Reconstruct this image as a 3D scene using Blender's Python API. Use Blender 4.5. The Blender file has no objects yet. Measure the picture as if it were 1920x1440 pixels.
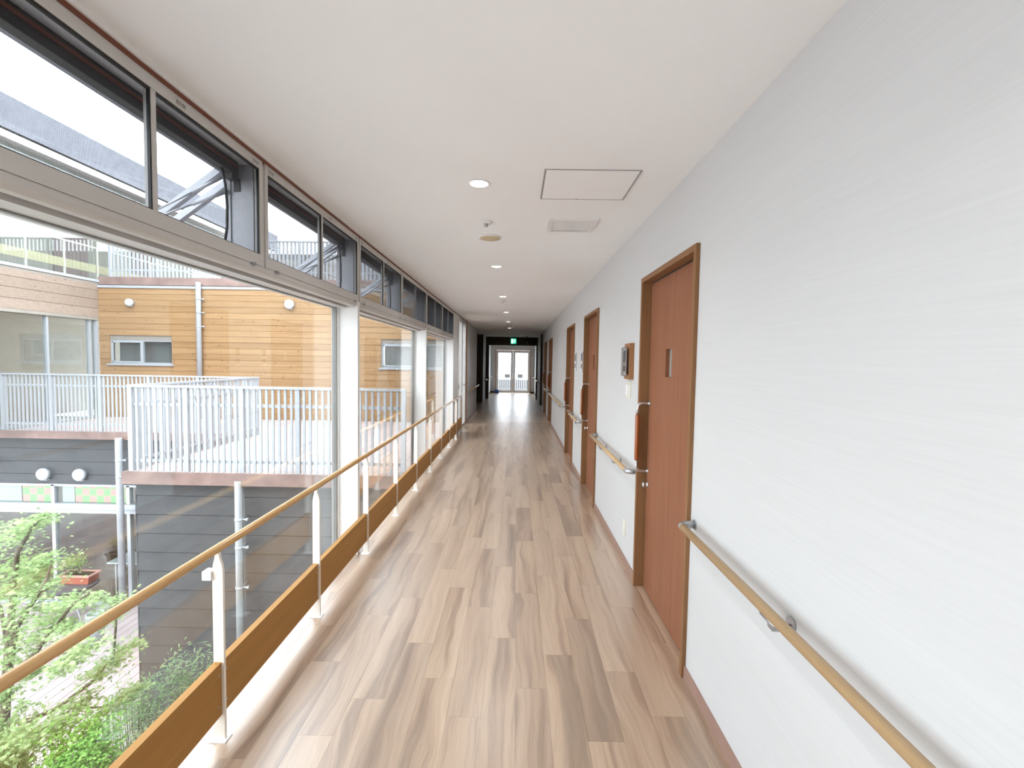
import bpy, bmesh, math, random
from mathutils import Matrix, Vector, Euler
random.seed(11)
SC = bpy.context.scene
COL = SC.collection

# ------------------------------------------------------------------ camera
def set_camera():
    p, y, r = math.radians(2.834), math.radians(-0.517), math.radians(0.913)
    cy, sy, cp, sp = math.cos(y), math.sin(y), math.cos(p), math.sin(p)
    fwd = Vector((sy*cp, cy*cp, -sp)); right = Vector((cy, -sy, 0)); up = right.cross(fwd)
    c, s = math.cos(r), math.sin(r)
    rx = right*c + up*s; ux = up*c - right*s
    cam = bpy.data.cameras.new('camera'); cam.sensor_width = 36; cam.sensor_fit = 'HORIZONTAL'
    cam.lens = 870.0/1920*36; cam.clip_start = 0.02; cam.clip_end = 300
    o = bpy.data.objects.new('camera', cam); COL.objects.link(o)
    m = Matrix((rx, ux, -fwd)).transposed().to_4x4(); m.translation = (0, 0, 1.555)
    o.matrix_world = m
    SC.camera = o
set_camera()

# ------------------------------------------------------------------ sky and exposure
SKY = 6.6
LAMP_W = 6.0
w = bpy.data.worlds.new('overcast_sky'); SC.world = w; w.use_nodes = True
bg = w.node_tree.nodes['Background']; bg.inputs[0].default_value = (0.87, 0.945, 1.03, 1); bg.inputs[1].default_value = SKY
SC.view_settings.view_transform = 'Standard'; SC.view_settings.look = 'None'
SC.view_settings.exposure = 0.22; SC.view_settings.gamma = 1.0
SC.view_settings.use_curve_mapping = False
SC.cycles.use_denoising = True
SC.cycles.max_bounces = 8; SC.cycles.diffuse_bounces = 4; SC.cycles.glossy_bounces = 3
SC.cycles.use_adaptive_sampling = True; SC.cycles.adaptive_threshold = .06; SC.cycles.adaptive_min_samples = 16; SC.cycles.use_light_tree = False
SC.cycles.transparent_max_bounces = 24
SC.cycles.caustics_reflective = False; SC.cycles.caustics_refractive = False

# ------------------------------------------------------------------ materials
def srgb(r, g, b):
    f = lambda c: ((c/255+0.055)/1.055)**2.4 if c > 10 else c/255/12.92
    return (f(r), f(g), f(b))
class NT:
    def __init__(s, name):
        s.m = bpy.data.materials.new(name); s.m.use_nodes = True
        s.t = s.m.node_tree; s.b = s.t.nodes['Principled BSDF']; s.out = s.t.nodes['Material Output']
    def n(s, typ, **kw):
        nd = s.t.nodes.new(typ)
        for k, v in kw.items():
            if k in nd.inputs: nd.inputs[k].default_value = v
            else: setattr(nd, k, v)
        return nd
    def l(s, a, b): s.t.links.new(a, b)
    def coords(s, scale, gen='Object', rnd=False):
        tc = s.n('ShaderNodeTexCoord'); mp = s.n('ShaderNodeMapping'); mp.inputs['Scale'].default_value = scale
        s.l(tc.outputs[gen], mp.inputs['Vector'])
        if rnd:
            oi = s.n('ShaderNodeObjectInfo'); mm = s.n('ShaderNodeMath', operation='MULTIPLY'); mm.inputs[1].default_value = 97.0
            s.l(oi.outputs['Random'], mm.inputs[0])
            cb = s.n('ShaderNodeCombineXYZ'); s.l(mm.outputs[0], cb.inputs[0]); s.l(mm.outputs[0], cb.inputs[1]); s.l(mm.outputs[0], cb.inputs[2])
            s.l(cb.outputs[0], mp.inputs['Location'])
        return mp.outputs[0]
    def noise(s, vec, sc=1.0, det=3.0, rough=.5, dist=0.0):
        nd = s.n('ShaderNodeTexNoise'); nd.inputs['Scale'].default_value = sc; nd.inputs['Detail'].default_value = det
        nd.inputs['Roughness'].default_value = rough; nd.inputs['Distortion'].default_value = dist
        s.l(vec, nd.inputs['Vector']); return nd.outputs[0]
    def ramp(s, fac, stops):
        r = s.n('ShaderNodeValToRGB'); e = r.color_ramp.elements
        while len(e) < len(stops): e.new(.5)
        for i, (p, c) in enumerate(stops): e[i].position = p; e[i].color = (*c[:3], 1)
        s.l(fac, r.inputs[0]); return r.outputs[0]
    def mix(s, fac, a, b, typ='MIX'):
        m = s.n('ShaderNodeMix', data_type='RGBA', blend_type=typ)
        if isinstance(fac, (int, float)): m.inputs[0].default_value = fac
        else: s.l(fac, m.inputs[0])
        for i, v in ((6, a), (7, b)):
            if isinstance(v, tuple): m.inputs[i].default_value = (*v[:3], 1)
            else: s.l(v, m.inputs[i])
        return m.outputs[2]
    def bump(s, h, strength=.2, dist=.002):
        b = s.n('ShaderNodeBump'); b.inputs['Strength'].default_value = strength; b.inputs['Distance'].default_value = dist
        s.l(h, b.inputs['Height']); s.l(b.outputs[0], s.b.inputs['Normal'])
    def set(s, col=None, rough=.5, metal=0, spec=.5):
        if col is not None:
            if isinstance(col, tuple): s.b.inputs['Base Color'].default_value = (*col, 1)
            else: s.l(col, s.b.inputs['Base Color'])
        s.b.inputs['Roughness'].default_value = rough; s.b.inputs['Metallic'].default_value = metal
        s.b.inputs['Specular IOR Level'].default_value = spec
        return s.m
M = {}
def plain(name, col, rough=.5, metal=0, spec=.5, var=.06, scale=6.0):
    t = NT(name); v = t.noise(t.coords((scale, scale, scale)), 1.0, 3)
    lo = tuple(c*(1-var) for c in col); hi = tuple(min(1, c*(1+var)) for c in col)
    M[name] = t.set(t.ramp(v, [(.3, lo), (.7, hi)]), rough, metal, spec); return M[name]
def wood(name, dark, light, axis, rough=.4, freq=14, spec=.5, rnd=True, tone=.12, bump=0):
    t = NT(name); sc = [freq]*3; sc[axis] = freq*.06
    vec = t.coords(tuple(sc), rnd=rnd)
    g = t.noise(vec, 1.0, 6, .6, .6); f = t.noise(vec, 5.0, 4, .6)
    c = t.ramp(g, [(.3, dark), (.7, light)])
    c = t.mix(.25, c, t.ramp(f, [(.35, dark), (.65, light)]))
    if rnd and tone:
        oi = t.n('ShaderNodeObjectInfo')
        k = t.ramp(oi.outputs['Random'], [(0, (1-tone,)*3), (1, (1, 1, 1))])
        c = t.mix(1.0, c, k, 'MULTIPLY')
    if bump: t.bump(f, bump, .001)
    M[name] = t.set(c, rough, 0, spec); return M[name]
def wallpaper():
    t = NT('wallpaper'); v = t.coords((3, 3, 160)); h = t.noise(v, 1.0, 4)
    t.bump(h, .25, .0008)
    M['wallpaper'] = t.set(t.ramp(h, [(.25, (.575, .578, .578)), (.75, (.605, .608, .608))]), .7, 0, .25)
wallpaper()
plain('ceiling_paint', (.89, .905, .91), .8, 0, .2, .01, 2)
plain('white_paint', (.80, .80, .79), .45, 0, .4, .01)
plain('white_alu', (.58, .565, .54), .4, .1, .4, .02)
plain('grey_alu', (.42, .42, .45), .42, .3, .4, .03)
plain('soffit_alu', (.85, .86, .88), .4, .1, .4, .02)  # surround aluminium made lighter: light on the soffit painted into the colour
plain('gasket', (.012, .012, .014), .5)
plain('dark_operator', (.035, .034, .032), .5)
plain('brown_trim', (.16, .045, .022), .5)
plain('slot_grey', (.22, .22, .21), .6)
plain('cream_post', (.78, .74, .67), .4, 0, .4, .02)
plain('white_steel', (.35, .37, .39), .4, 0, .4, .02)
plain('chrome', (.62, .62, .63), .28, .9, .5, .03)
plain('satin_metal', (.45, .45, .46), .38, .8, .5, .04)
plain('plastic_ivory', (.72, .70, .60), .45)
plain('plastic_white', (.80, .80, .79), .4)
plain('speaker_cream', (.62, .52, .33), .6)
plain('baseboard', (.32, .20, .16), .45, 0, .4, .05)
plain('slab', (.35, .24, .16), .6)
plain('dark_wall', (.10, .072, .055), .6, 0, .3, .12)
plain('charcoal_siding', (.068, .073, .078), .6, 0, .3, .12, 3)
plain('fascia_brown', (.23, .155, .135), .6, 0, .3, .25, 4)
plain('galv', (.50, .53, .56), .4, .3, .5, .04)
plain('vent_white', (.52, .55, .58), .35, .1, .5, .03)
plain('soil', (.06, .045, .03), .95, 0, .1, .4)
plain('pale_gravel', (.56, .54, .51), .95, 0, .1, .25, 25)  # mostly hidden ground, made pale to bounce light onto the corridor ceiling
plain('pale_render', (.62, .61, .58), .8, 0, .2, .05, 2)
plain('terracotta', (.42, .13, .08), .7, 0, .2, .1)
plain('pot_rim', (.55, .30, .24), .7)
plain('black_metal', (.02, .02, .022), .45, .2)
plain('blue_plastic', (.03, .09, .30), .4)
plain('sign_green', (.0, .30, .16), .4)
plain('sash_silver', (.48, .49, .53), .38, .4, .5, .03)
plain('text_black', (.03, .03, .03), .6)
plain('room_wall', (.26, .235, .20), .7)
plain('room_brown', (.20, .12, .06), .7, 0, .3, .25, 2)
plain('room_door', (.16, .10, .09), .6)
plain('roof_metal', (.16, .165, .19), .5, .1, .4, .08)
plain('grey_dado', (.16, .16, .17), .6)
wood('rail_wood', (.46, .26, .10), (.60, .37, .17), 1, .2, 30, rnd=False)
wood('kick_board', (.33, .165, .05), (.43, .225, .065), 1, .5, 10, spec=.15, rnd=False)
wood('wall_rail_wood', (.46, .30, .15), (.56, .38, .20), 1, .32, 30, rnd=True, tone=.05)
wood('door_leaf', (.23, .09, .046), (.30, .13, .07), 2, .5, 22, spec=.2, tone=.04)
wood('door_frame', (.22, .11, .05), (.29, .15, .07), 2, .5, 26, spec=.2, tone=.04)
wood('grip_wood', (.28, .075, .02), (.36, .11, .03), 2, .3, 30, rnd=False)
wood('plaque_wood', (.25, .11, .04), (.36, .17, .07), 2, .45, 26, rnd=False)
wood('corner_trim', (.42, .22, .15), (.50, .28, .19), 2, .5, 20, rnd=False)
wood('terrace_wood', (.44, .365, .36), (.55, .465, .455), 1, .65, 10, spec=.2, tone=.18)
wood('deck_wood', (.44, .35, .33), (.56, .46, .43), 1, .65, 10, spec=.2, tone=.18)
def cladding(name, a, b, c):
    t = NT(name); v = t.coords((.9, 14, 30), rnd=True)
    g = t.noise(v, 1.0, 6, .65, .5)
    col = t.ramp(g, [(.25, a), (.5, b), (.8, c)])
    kv = t.coords((5, 5, 9), rnd=True)
    vo = t.n('ShaderNodeTexVoronoi'); vo.inputs['Scale'].default_value = 1.0; t.l(kv, vo.inputs['Vector'])
    k = t.ramp(vo.outputs['Distance'], [(.05, (.28, .2, .15)), (.14, (1, 1, 1))])
    col = t.mix(1.0, col, k, 'MULTIPLY')
    oi = t.n('ShaderNodeObjectInfo'); tn = t.ramp(oi.outputs['Random'], [(0, (.82, .8, .76)), (1, (1, 1, 1))])
    col = t.mix(1.0, col, tn, 'MULTIPLY')
    M[name] = t.set(col, .6, 0, .25)
cladding('cedar', (.245, .135, .06), (.335, .205, .10), (.37, .24, .125))
cladding('weathered', (.20, .145, .11), (.29, .22, .175), (.34, .275, .225))
def floor_mat():
    # one plank: wavy light walnut grain, its own offset per plank
    t = NT('floor_plank')
    vec = t.coords((1, 1, 1), rnd=True)
    w1 = t.n('ShaderNodeMapping'); w1.inputs['Scale'].default_value = (5, 2.2, 1); t.l(vec, w1.inputs['Vector'])
    bend = t.noise(w1.outputs[0], 1.0, 1.5, .5)
    bm_ = t.n('ShaderNodeMath', operation='MULTIPLY_ADD'); bm_.inputs[1].default_value = .11; bm_.inputs[2].default_value = -.055; t.l(bend, bm_.inputs[0])
    cb = t.n('ShaderNodeCombineXYZ'); t.l(bm_.outputs[0], cb.inputs[0])
    va = t.n('ShaderNodeVectorMath', operation='ADD'); t.l(vec, va.inputs[0]); t.l(cb.outputs[0], va.inputs[1])
    def lay(sx, sy, det, ro):
        mp = t.n('ShaderNodeMapping'); mp.inputs['Scale'].default_value = (sx, sy, 1); t.l(va.outputs[0], mp.inputs['Vector'])
        return t.noise(mp.outputs[0], 1.0, det, ro)
    big = lay(11, .55, 2.5, .5); mid = lay(46, 1.1, 4, .6); fine = lay(300, 7, 3, .6)
    c = t.ramp(big, [(.34, (.10, .055, .032)), (.41, (.23, .14, .09)), (.49, (.40, .285, .195)), (.62, (.49, .37, .27)), (.75, (.35, .255, .185))])
    c2 = t.ramp(mid, [(.28, (.20, .125, .08)), (.46, (.39, .28, .195)), (.68, (.52, .405, .305))])
    c = t.mix(.42, c, c2)
    c = t.mix(.16, c, t.ramp(fine, [(.35, (.28, .19, .13)), (.65, (.64, .53, .42))]))
    oi = t.n('ShaderNodeObjectInfo')
    tn = t.ramp(oi.outputs['Random'], [(0, (.84, .79, .75)), (.3, (.94, .89, .85)), (.7, (1.0, .95, .90)), (1, (1.06, 1.02, .97))])
    c = t.mix(1.0, c, tn, 'MULTIPLY')
    rr = t.ramp(mid, [(.3, (.30,)*3), (.7, (.40,)*3)]); t.l(rr, t.b.inputs['Roughness'])
    m = t.set(c, .34, 0, .9); t.l(rr, t.b.inputs['Roughness']); M['floor_plank'] = m
    t.b.inputs['Coat Weight'].default_value = .7; t.b.inputs['Coat Roughness'].default_value = .30; t.b.inputs['Coat IOR'].default_value = 1.6
    # far floor: same boards, too small to tell apart
    t = NT('floor_far')
    br = t.n('ShaderNodeTexBrick'); v = t.coords((1, 1, 1))
    rot = t.n('ShaderNodeMapping'); rot.inputs['Rotation'].default_value = (0, 0, math.pi/2); t.l(v, rot.inputs['Vector'])
    t.l(rot.outputs[0], br.inputs['Vector'])
    br.inputs['Scale'].default_value = 1; br.inputs['Brick Width'].default_value = .908; br.inputs['Row Height'].default_value = .15
    br.inputs['Mortar Size'].default_value = 0.0
    br.inputs['Color1'].default_value = (.45, .32, .22, 1); br.inputs['Color2'].default_value = (.60, .46, .34, 1)
    M['floor_far'] = t.set(br.outputs[0], .32, 0, .9)
    t.b.inputs['Coat Weight'].default_value = .7; t.b.inputs['Coat Roughness'].default_value = .30; t.b.inputs['Coat IOR'].default_value = 1.6
floor_mat()
def thin_glass(name, r0, tint=(1, 1, 1), rough=0.0):
    t = NT(name); t.t.nodes.remove(t.b)
    lw = t.n('ShaderNodeLayerWeight'); lw.inputs[0].default_value = .5
    p = t.n('ShaderNodeMath', operation='POWER'); p.inputs[1].default_value = 5; t.l(lw.outputs['Facing'], p.inputs[0])
    mu = t.n('ShaderNodeMath', operation='MULTIPLY_ADD'); mu.inputs[1].default_value = 1-r0; mu.inputs[2].default_value = r0
    t.l(p.outputs[0], mu.inputs[0])
    tr = t.n('ShaderNodeBsdfTransparent'); tr.inputs[0].default_value = (*tint, 1)
    gl = t.n('ShaderNodeBsdfGlossy'); gl.inputs['Roughness'].default_value = rough; gl.inputs[0].default_value = (1, 1, 1, 1)
    mx = t.n('ShaderNodeMixShader'); t.l(mu.outputs[0], mx.inputs[0]); t.l(tr.outputs[0], mx.inputs[1]); t.l(gl.outputs[0], mx.inputs[2])
    t.l(mx.outputs[0], t.out.inputs[0]); M[name] = t.m
thin_glass('glass', .045, (.985, .995, .99))
thin_glass('wing_glass', .07, (.93, .96, .95))
thin_glass('acrylic', .05, (.9, .9, .9), .05)
plain('insect_mesh', (.04, .04, .043), .7, 0, .2, .02)
def emit(name, col, st):
    t = NT(name); t.b.inputs['Emission Color'].default_value = (*col, 1); t.b.inputs['Emission Strength'].default_value = st
    M[name] = t.set(col, .5)
emit('lamp_lens', (1.0, .95, .87), 6.0)
emit('sign_lit_green', (.02, .62, .36), 1.0)
emit('sign_lit_white', (.75, 1.0, .93), 1.2)
plain('paper_pale', (.40, .46, .45), .7, 0, .2, .03)
plain('far_wall', (.045, .045, .05), .8)
def checker_mat():
    t = NT('checker_paper'); ck = t.n('ShaderNodeTexChecker'); t.l(t.coords((1, 1, 1)), ck.inputs['Vector'])
    ck.inputs['Scale'].default_value = 1/.147
    ck.inputs['Color1'].default_value = (.16, .52, .11, 1); ck.inputs['Color2'].default_value = (.55, .25, .20, 1)
    M['checker_paper'] = t.set(ck.outputs[0], .7)
checker_mat()
def leaf_mat(name, a, b, c):
    t = NT(name); v = t.coords((2.2, 2.2, 2.2), 'Object'); n = t.noise(v, 1.0, 4)
    oi = t.n('ShaderNodeObjectInfo')
    ge = t.n('ShaderNodeNewGeometry')
    r = t.ramp(ge.outputs['Random Per Island'], [(0, a), (.5, b), (1, c)])
    r2 = t.ramp(oi.outputs['Random'], [(0, a), (.5, b), (1, c)])
    col = t.mix(.5, r, r2); m = t.set(col, .5, 0, .3)
    t.b.inputs['Transmission Weight'].default_value = 0
    tl = t.n('ShaderNodeBsdfTranslucent'); t.l(col, tl.inputs[0])
    mx = t.n('ShaderNodeMixShader'); mx.inputs[0].default_value = .35
    t.l(t.b.outputs[0], mx.inputs[1]); t.l(tl.outputs[0], mx.inputs[2]); t.l(mx.outputs[0], t.out.inputs[0])
    M[name] = m
leaf_mat('maple_leaf', (.24, .38, .15), (.42, .53, .25), (.58, .62, .33))
leaf_mat('shrub_leaf', (.14, .36, .07), (.28, .52, .11), (.42, .60, .16))
leaf_mat('nandina_leaf', (.20, .36, .17), (.36, .48, .27), (.52, .55, .33))
plain('bark', (.16, .13, .10), .9, 0, .1, .3, 12)

# ------------------------------------------------------------------ geometry helpers
class MB:
    def __init__(s): s.v = []; s.f = []
    def box(s, x0, x1, y0, y1, z0, z1):
        b = len(s.v)
        s.v += [(x0,y0,z0),(x1,y0,z0),(x1,y1,z0),(x0,y1,z0),(x0,y0,z1),(x1,y0,z1),(x1,y1,z1),(x0,y1,z1)]
        s.f += [tuple(b+i for i in q) for q in ((3,2,1,0),(4,5,6,7),(0,1,5,4),(1,2,6,5),(2,3,7,6),(3,0,4,7))]
        return s
    def tube(s, pts, r, n=12, caps=True):
        pts = [Vector(p) for p in pts]; rs = r if isinstance(r, (list, tuple)) else [r]*len(pts)
        b = len(s.v); prev = None
        for i, p in enumerate(pts):
            t = (pts[min(i+1, len(pts)-1)] - pts[max(i-1, 0)]).normalized()
            if prev is None:
                a = Vector((0,0,1)) if abs(t.z) < .9 else Vector((1,0,0)); u = t.cross(a).normalized()
            else: u = (prev - t*prev.dot(t)).normalized()
            prev = u; w_ = t.cross(u)
            for k in range(n):
                a = 2*math.pi*k/n; s.v.append(tuple(p + (u*math.cos(a) + w_*math.sin(a))*rs[i]))
        for i in range(len(pts)-1):
            for k in range(n):
                k2 = (k+1) % n
                s.f.append((b+i*n+k, b+i*n+k2, b+(i+1)*n+k2, b+(i+1)*n+k))
        if caps:
            s.f.append(tuple(b+k for k in range(n))[::-1]); e = b+(len(pts)-1)*n
            s.f.append(tuple(e+k for k in range(n)))
        return s
    def lathe(s, prof, n=24, c=(0,0,0), axis='z'):
        b = len(s.v)
        for (r, h) in prof:
            for k in range(n):
                a = 2*math.pi*k/n; x, y = r*math.cos(a), r*math.sin(a)
                p = (x, y, h) if axis == 'z' else ((h, x, y) if axis == 'x' else (x, h, y))
                s.v.append((c[0]+p[0], c[1]+p[1], c[2]+p[2]))
        for i in range(len(prof)-1):
            for k in range(n):
                k2 = (k+1) % n; s.f.append((b+i*n+k, b+i*n+k2, b+(i+1)*n+k2, b+(i+1)*n+k))
        s.f.append(tuple(b+k for k in range(n))[::-1]); e = b+(len(prof)-1)*n; s.f.append(tuple(e+k for k in range(n)))
        return s
    def prism(s, poly, ax, a0, a1):
        # poly in the two other axes (order x,y,z without ax), extruded along ax
        b = len(s.v); n = len(poly)
        for a in (a0, a1):
            for (u, v) in poly:
                s.v.append({'x': (a, u, v), 'y': (u, a, v), 'z': (u, v, a)}[ax])
        s.f.append(tuple(b+i for i in range(n))[::-1]); s.f.append(tuple(b+n+i for i in range(n)))
        for i in range(n): j = (i+1) % n; s.f.append((b+i, b+j, b+n+j, b+n+i))
        return s
    def mesh(s, name, mat, smooth=False):
        me = bpy.data.meshes.new(name); me.from_pydata(s.v, [], s.f)
        bm = bmesh.new(); bm.from_mesh(me); bmesh.ops.recalc_face_normals(bm, faces=bm.faces); bm.to_mesh(me); bm.free()
        if mat: me.materials.append(M[mat])
        if smooth:
            me.polygons.foreach_set('use_smooth', [len(p.vertices) <= 4 for p in me.polygons])
        me.update(); return me
    def build(s, name, mat, parent=None, smooth=False):
        o = bpy.data.objects.new(name, s.mesh(name, mat, smooth)); COL.objects.link(o)
        if parent is not None: adopt(o, parent)
        return o
def adopt(o, parent):
    o.parent = parent
    r = parent; off = Vector()
    while r is not None: off += r.location; r = r.parent
    if o.get('_local'): return
    o.matrix_parent_inverse = Matrix.Translation(-off) if parent.type == 'EMPTY' or parent.location.length else Matrix()
def empty(name, loc=(0,0,0)):
    o = bpy.data.objects.new(name, None); o.location = loc; o.empty_display_size = .1; COL.objects.link(o); return o
def tag(o, label, cat, group=None):
    o['label'] = label; o['category'] = cat
    if group: o['group'] = group
    return o
def struct(o): o['kind'] = 'structure'; return o
def inst(name, me, loc, parent, rot=(0,0,0), scale=(1,1,1)):
    o = bpy.data.objects.new(name, me); COL.objects.link(o); o.location = loc; o.rotation_euler = rot; o.scale = scale
    if parent is not None: adopt(o, parent)
    return o
def thing(name, label, cat, loc=(0,0,0), group=None): return tag(empty(name, loc), label, cat, group)

# ------------------------------------------------------------------ dimensions
XR = 0.862            # right wall face
XL = -1.24            # inner face of the glazing frames
XG = -1.41            # glass of the tall panes
ZC = 2.525            # ceiling
Y0 = -4.6             # wall behind the camera
YB = 11.5             # where the glazing ends and the inner passage begins
YE = 22.5             # end doors
GZ = -3.65            # courtyard level
COLY = [-4.59, -1.86, .875, 3.605, 6.34, 9.07]   # near edges of the white fins (45 mm thick)

# ------------------------------------------------------------------ floor
floor = struct(MB().box(-1.35, 1.9, Y0, YB-.1, -.30, -.004).box(-1.35, 1.9, YB-.1, YE+.12, -.30, -.004).box(-2.9, -1.35, YB+.2, YE+.12, -.30, -.004).build('floor', 'floor_far'))
SEAM = .019
offs = {0:2.136, 1:2.392, 2:2.743, 3:2.269, 4:2.886, 5:2.52, -1:2.533, -2:1.949, -3:2.192, -4:2.471, -5:2.045, -6:2.74, -7:2.30, -8:2.62, -9:2.1}
PL = .908
plank_me = {}
def plank(wd, ln):
    k = (round(wd, 4), round(ln, 4))
    if k not in plank_me: plank_me[k] = MB().box(0, wd, 0, ln, -.004, 0).mesh('plank', 'floor_plank')
    return plank_me[k]
FAR = 11.76
for c in range(-9, 6):
    x0 = SEAM + .15*c + .0003; x1 = x0 + .1494
    if c == 5: x1 = .862
    y = offs[c]
    while y > -1.0: y -= PL
    while y < FAR:
        y2 = min(y+PL, FAR); ya = max(y, -1.0)
        if y2-ya > .02: inst('plank', plank(x1-x0, y2-ya-.0006), (x0, ya, 0), floor)
        y += PL
MB().box(-1.331, .862, Y0, -1.0, -.004, 0).build('near_floor', 'floor_far', floor)
MB().box(-1.27, 1.2, FAR, YE, -.004, 0).build('far_floor', 'floor_far', floor)
struct(MB().box(-1.46, -1.331, Y0, YB-.1, -.3, .002).build('trim_1', 'white_alu'))

# ------------------------------------------------------------------ ceiling
ceil = struct(MB().box(-1.27, 1.9, Y0, YE+.1, ZC, ZC+.25).build('ceiling', 'ceiling_paint'))
MB().box(-2.9, -1.27, YB+.2, YE+.1, ZC, ZC+.25).build('passage_ceiling', 'ceiling_paint', ceil)
struct(MB().box(-1.55, -1.27, Y0, YB, 2.56, ZC+.6).build('trim_2', 'grey_alu'))
struct(MB().box(-1.27, -1.234, Y0, YB+.02, 2.494, 2.508).build('trim_3', 'brown_trim'))
struct(MB().box(-1.27, -1.226, Y0, YB+.02, 2.508, ZC).build('trim_12', 'white_paint'))

# ------------------------------------------------------------------ right wall with its doors
doors = [(2.235, 3.205), (4.905, 5.885), (6.93, 7.905), (11.2, 12.15), (13.2, 14.15)]
CAS = .02  # casing wall clearance
wr = MB(); prev = Y0
for (a, b) in doors:
    wr.box(XR, XR+.16, prev, a+.01, 0, ZC); wr.box(XR, XR+.16, a+.01, b-.01, 2.11, ZC); prev = b-.01
wr.box(XR, XR+.16, prev, 15.4, 0, ZC)
struct(wr.build('wall_right', 'wallpaper'))
bb = MB(); prev = Y0
for (a, b) in doors + [(15.4, 15.4)]:
    bb.box(XR-.010, XR, prev, a, 0, .061); prev = b
struct(bb.build('baseboard_right', 'baseboard'))
def sliding_door(i, a, b, detail=True, leafx=.905):
    d = struct(empty('door_%d' % i, (XR, (a+b)/2, 0)))
    f = MB(); t = .032; fx = .842
    for (p, q) in ((a, a+t), (b-t, b)): f.box(fx, XR+.13, p, q, 0, 2.128)
    f.box(fx, XR+.13, a+t, b-t, 2.128-t, 2.128)
    f.build('door_frame', 'door_frame', d)
    g = MB(); g.box(leafx+.004, leafx+.06, b-t-.012, b-t, 0, 2.09); g.box(leafx+.004, leafx+.06, a+t, b-t, 2.085, 2.096); MB().box(XR, leafx+.05, a+t, b-t, -.004, .0005).build('threshold', 'floor_plank', d)
    g.build('door_track', 'dark_operator', d)  # upright dark strip paints the shadow gap at the jamb; top one is track
    wy0, wy1, wz0, wz1 = b-.485, b-.375, 1.473, 1.642
    la, lb = a+t, b-t-.012
    l = MB(); l.box(leafx, leafx+.036, la, wy0, .006, 2.085); l.box(leafx, leafx+.036, wy1, lb, .006, 2.085)
    l.box(leafx, leafx+.036, wy0, wy1, .006, wz0); l.box(leafx, leafx+.036, wy0, wy1, wz1, 2.085)
    leaf = l.build('door_leaf', 'door_leaf', d)
    MB().box(leafx+.024, leafx+.030, wy0, wy1, wz0, wz1).build('peep_pane', 'pane_frost', leaf)
    hy = b-.068; hx = .826
    def arc(z, sgn):
        return [(leafx+.001, hy, z)] + [(hx+.03+(leafx-hx-.045)*(1-k/3), hy, z) for k in range(1, 4)] + \
               [(hx+.03-.03*math.sin(q), hy, z-sgn*.03*(1-math.cos(q))) for q in (math.pi/6, math.pi/3, math.pi/2)] + [(hx, hy, z-sgn*.075)]
    h = MB(); h.tube(arc(1.283, 1), .0105, 10); h.tube(arc(.822, -1), .0105, 10)
    h.lathe([(.018, 0), (.018, .005)], 14, (leafx-.005, hy, 1.283), 'x'); h.lathe([(.018, 0), (.018, .005)], 14, (leafx-.005, hy, .822), 'x')
    hd = h.build('handle', 'chrome', leaf, True)
    MB().tube([(hx, hy, .897), (hx, hy, .905), (hx, hy, 1.2), (hx, hy, 1.208)], [.0125, .0155, .0155, .0125], 12).build('grip', 'grip_wood', leaf, True)
    MB().lathe([(.021, 0), (.021, -.004), (.016, -.006), (.016, -.018), (.02, -.022), (.02, -.032), (.013, -.036)], 16, (leafx, hy, .728), 'x').build('lock_knob', 'chrome', leaf, True)
plain('pane_frost', (.30, .30, .28), .5, 0, .5, .1)
for i, (a, b) in enumerate(doors): sliding_door(i+1, a, b)
struct(MB().box(XR+.16, XR+.2, Y0, 15.4, 0, ZC).build('wall_backing', 'dark_wall'))

# ------------------------------------------------------------------ wall behind the camera
struct(MB().box(-1.6, 1.1, Y0-.15, Y0, -.3, ZC+.2).build('wall_back', 'wallpaper'))

# ------------------------------------------------------------------ glazed wall on the left
def bay(i, y0, y1):
    """one tall pane between two fins"""
    wn = struct(empty('window_%d' % i, (XG, (y0+y1)/2, 0)))
    f = MB()
    for (p, q) in ((y0, y0+.018), (y1-.018, y1)): f.box(-1.435, -1.392, p, q, .002, 1.945)
    f.box(-1.435, -1.392, y0, y1, .002, .03)
    f.build('pane_frame', 'white_alu', wn)
    g = MB()
    for (p, q) in ((y0+.018, y0+.023), (y1-.023, y1-.018)): g.box(-1.43, -1.395, p, q, .03, 1.945)
    g.box(-1.42, -1.40, y0+.02, y1-.02, 1.94, 1.946)
    g.build('pane_gasket', 'slot_grey', wn)
    MB().box(XG-.004, XG+.004, y0+.018, y1-.018, .03, 1.944).build('pane', 'glass', wn)
    # head: face, rounded lip, recessed slot, soffit
    h = MB()
    h.prism([(-1.244, 1.993), (-1.244, 1.974), (-1.249, 1.963), (-1.259, 1.955), (-1.276, 1.952), (-1.29, 1.955), (-1.29, 1.994)], 'y', y0-.045, y1)
    h.box(-1.46, -1.318, y0-.045, y1, 1.945, 1.994)
    h.box(-1.318, -1.29, y0-.045, y0+.03, 1.95, 1.994); h.box(-1.318, -1.29, y1-.06, y1, 1.95, 1.994)
    h.build('window_head', 'white_alu', wn)
    MB().box(-1.318, -1.29, y0+.03, y1-.06, 1.978, 1.994).build('head_slot', 'slot_grey', wn)
n = 0
for k in range(len(COLY)-1):
    n += 1; bay(n, COLY[k]+.045, COLY[k+1])
for k, y in enumerate(COLY):
    struct(MB().box(-1.388, -1.237, y, y+.045, .0, 1.994).build('trim_%d' % (4+k), 'white_paint'))
TXT = []
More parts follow.
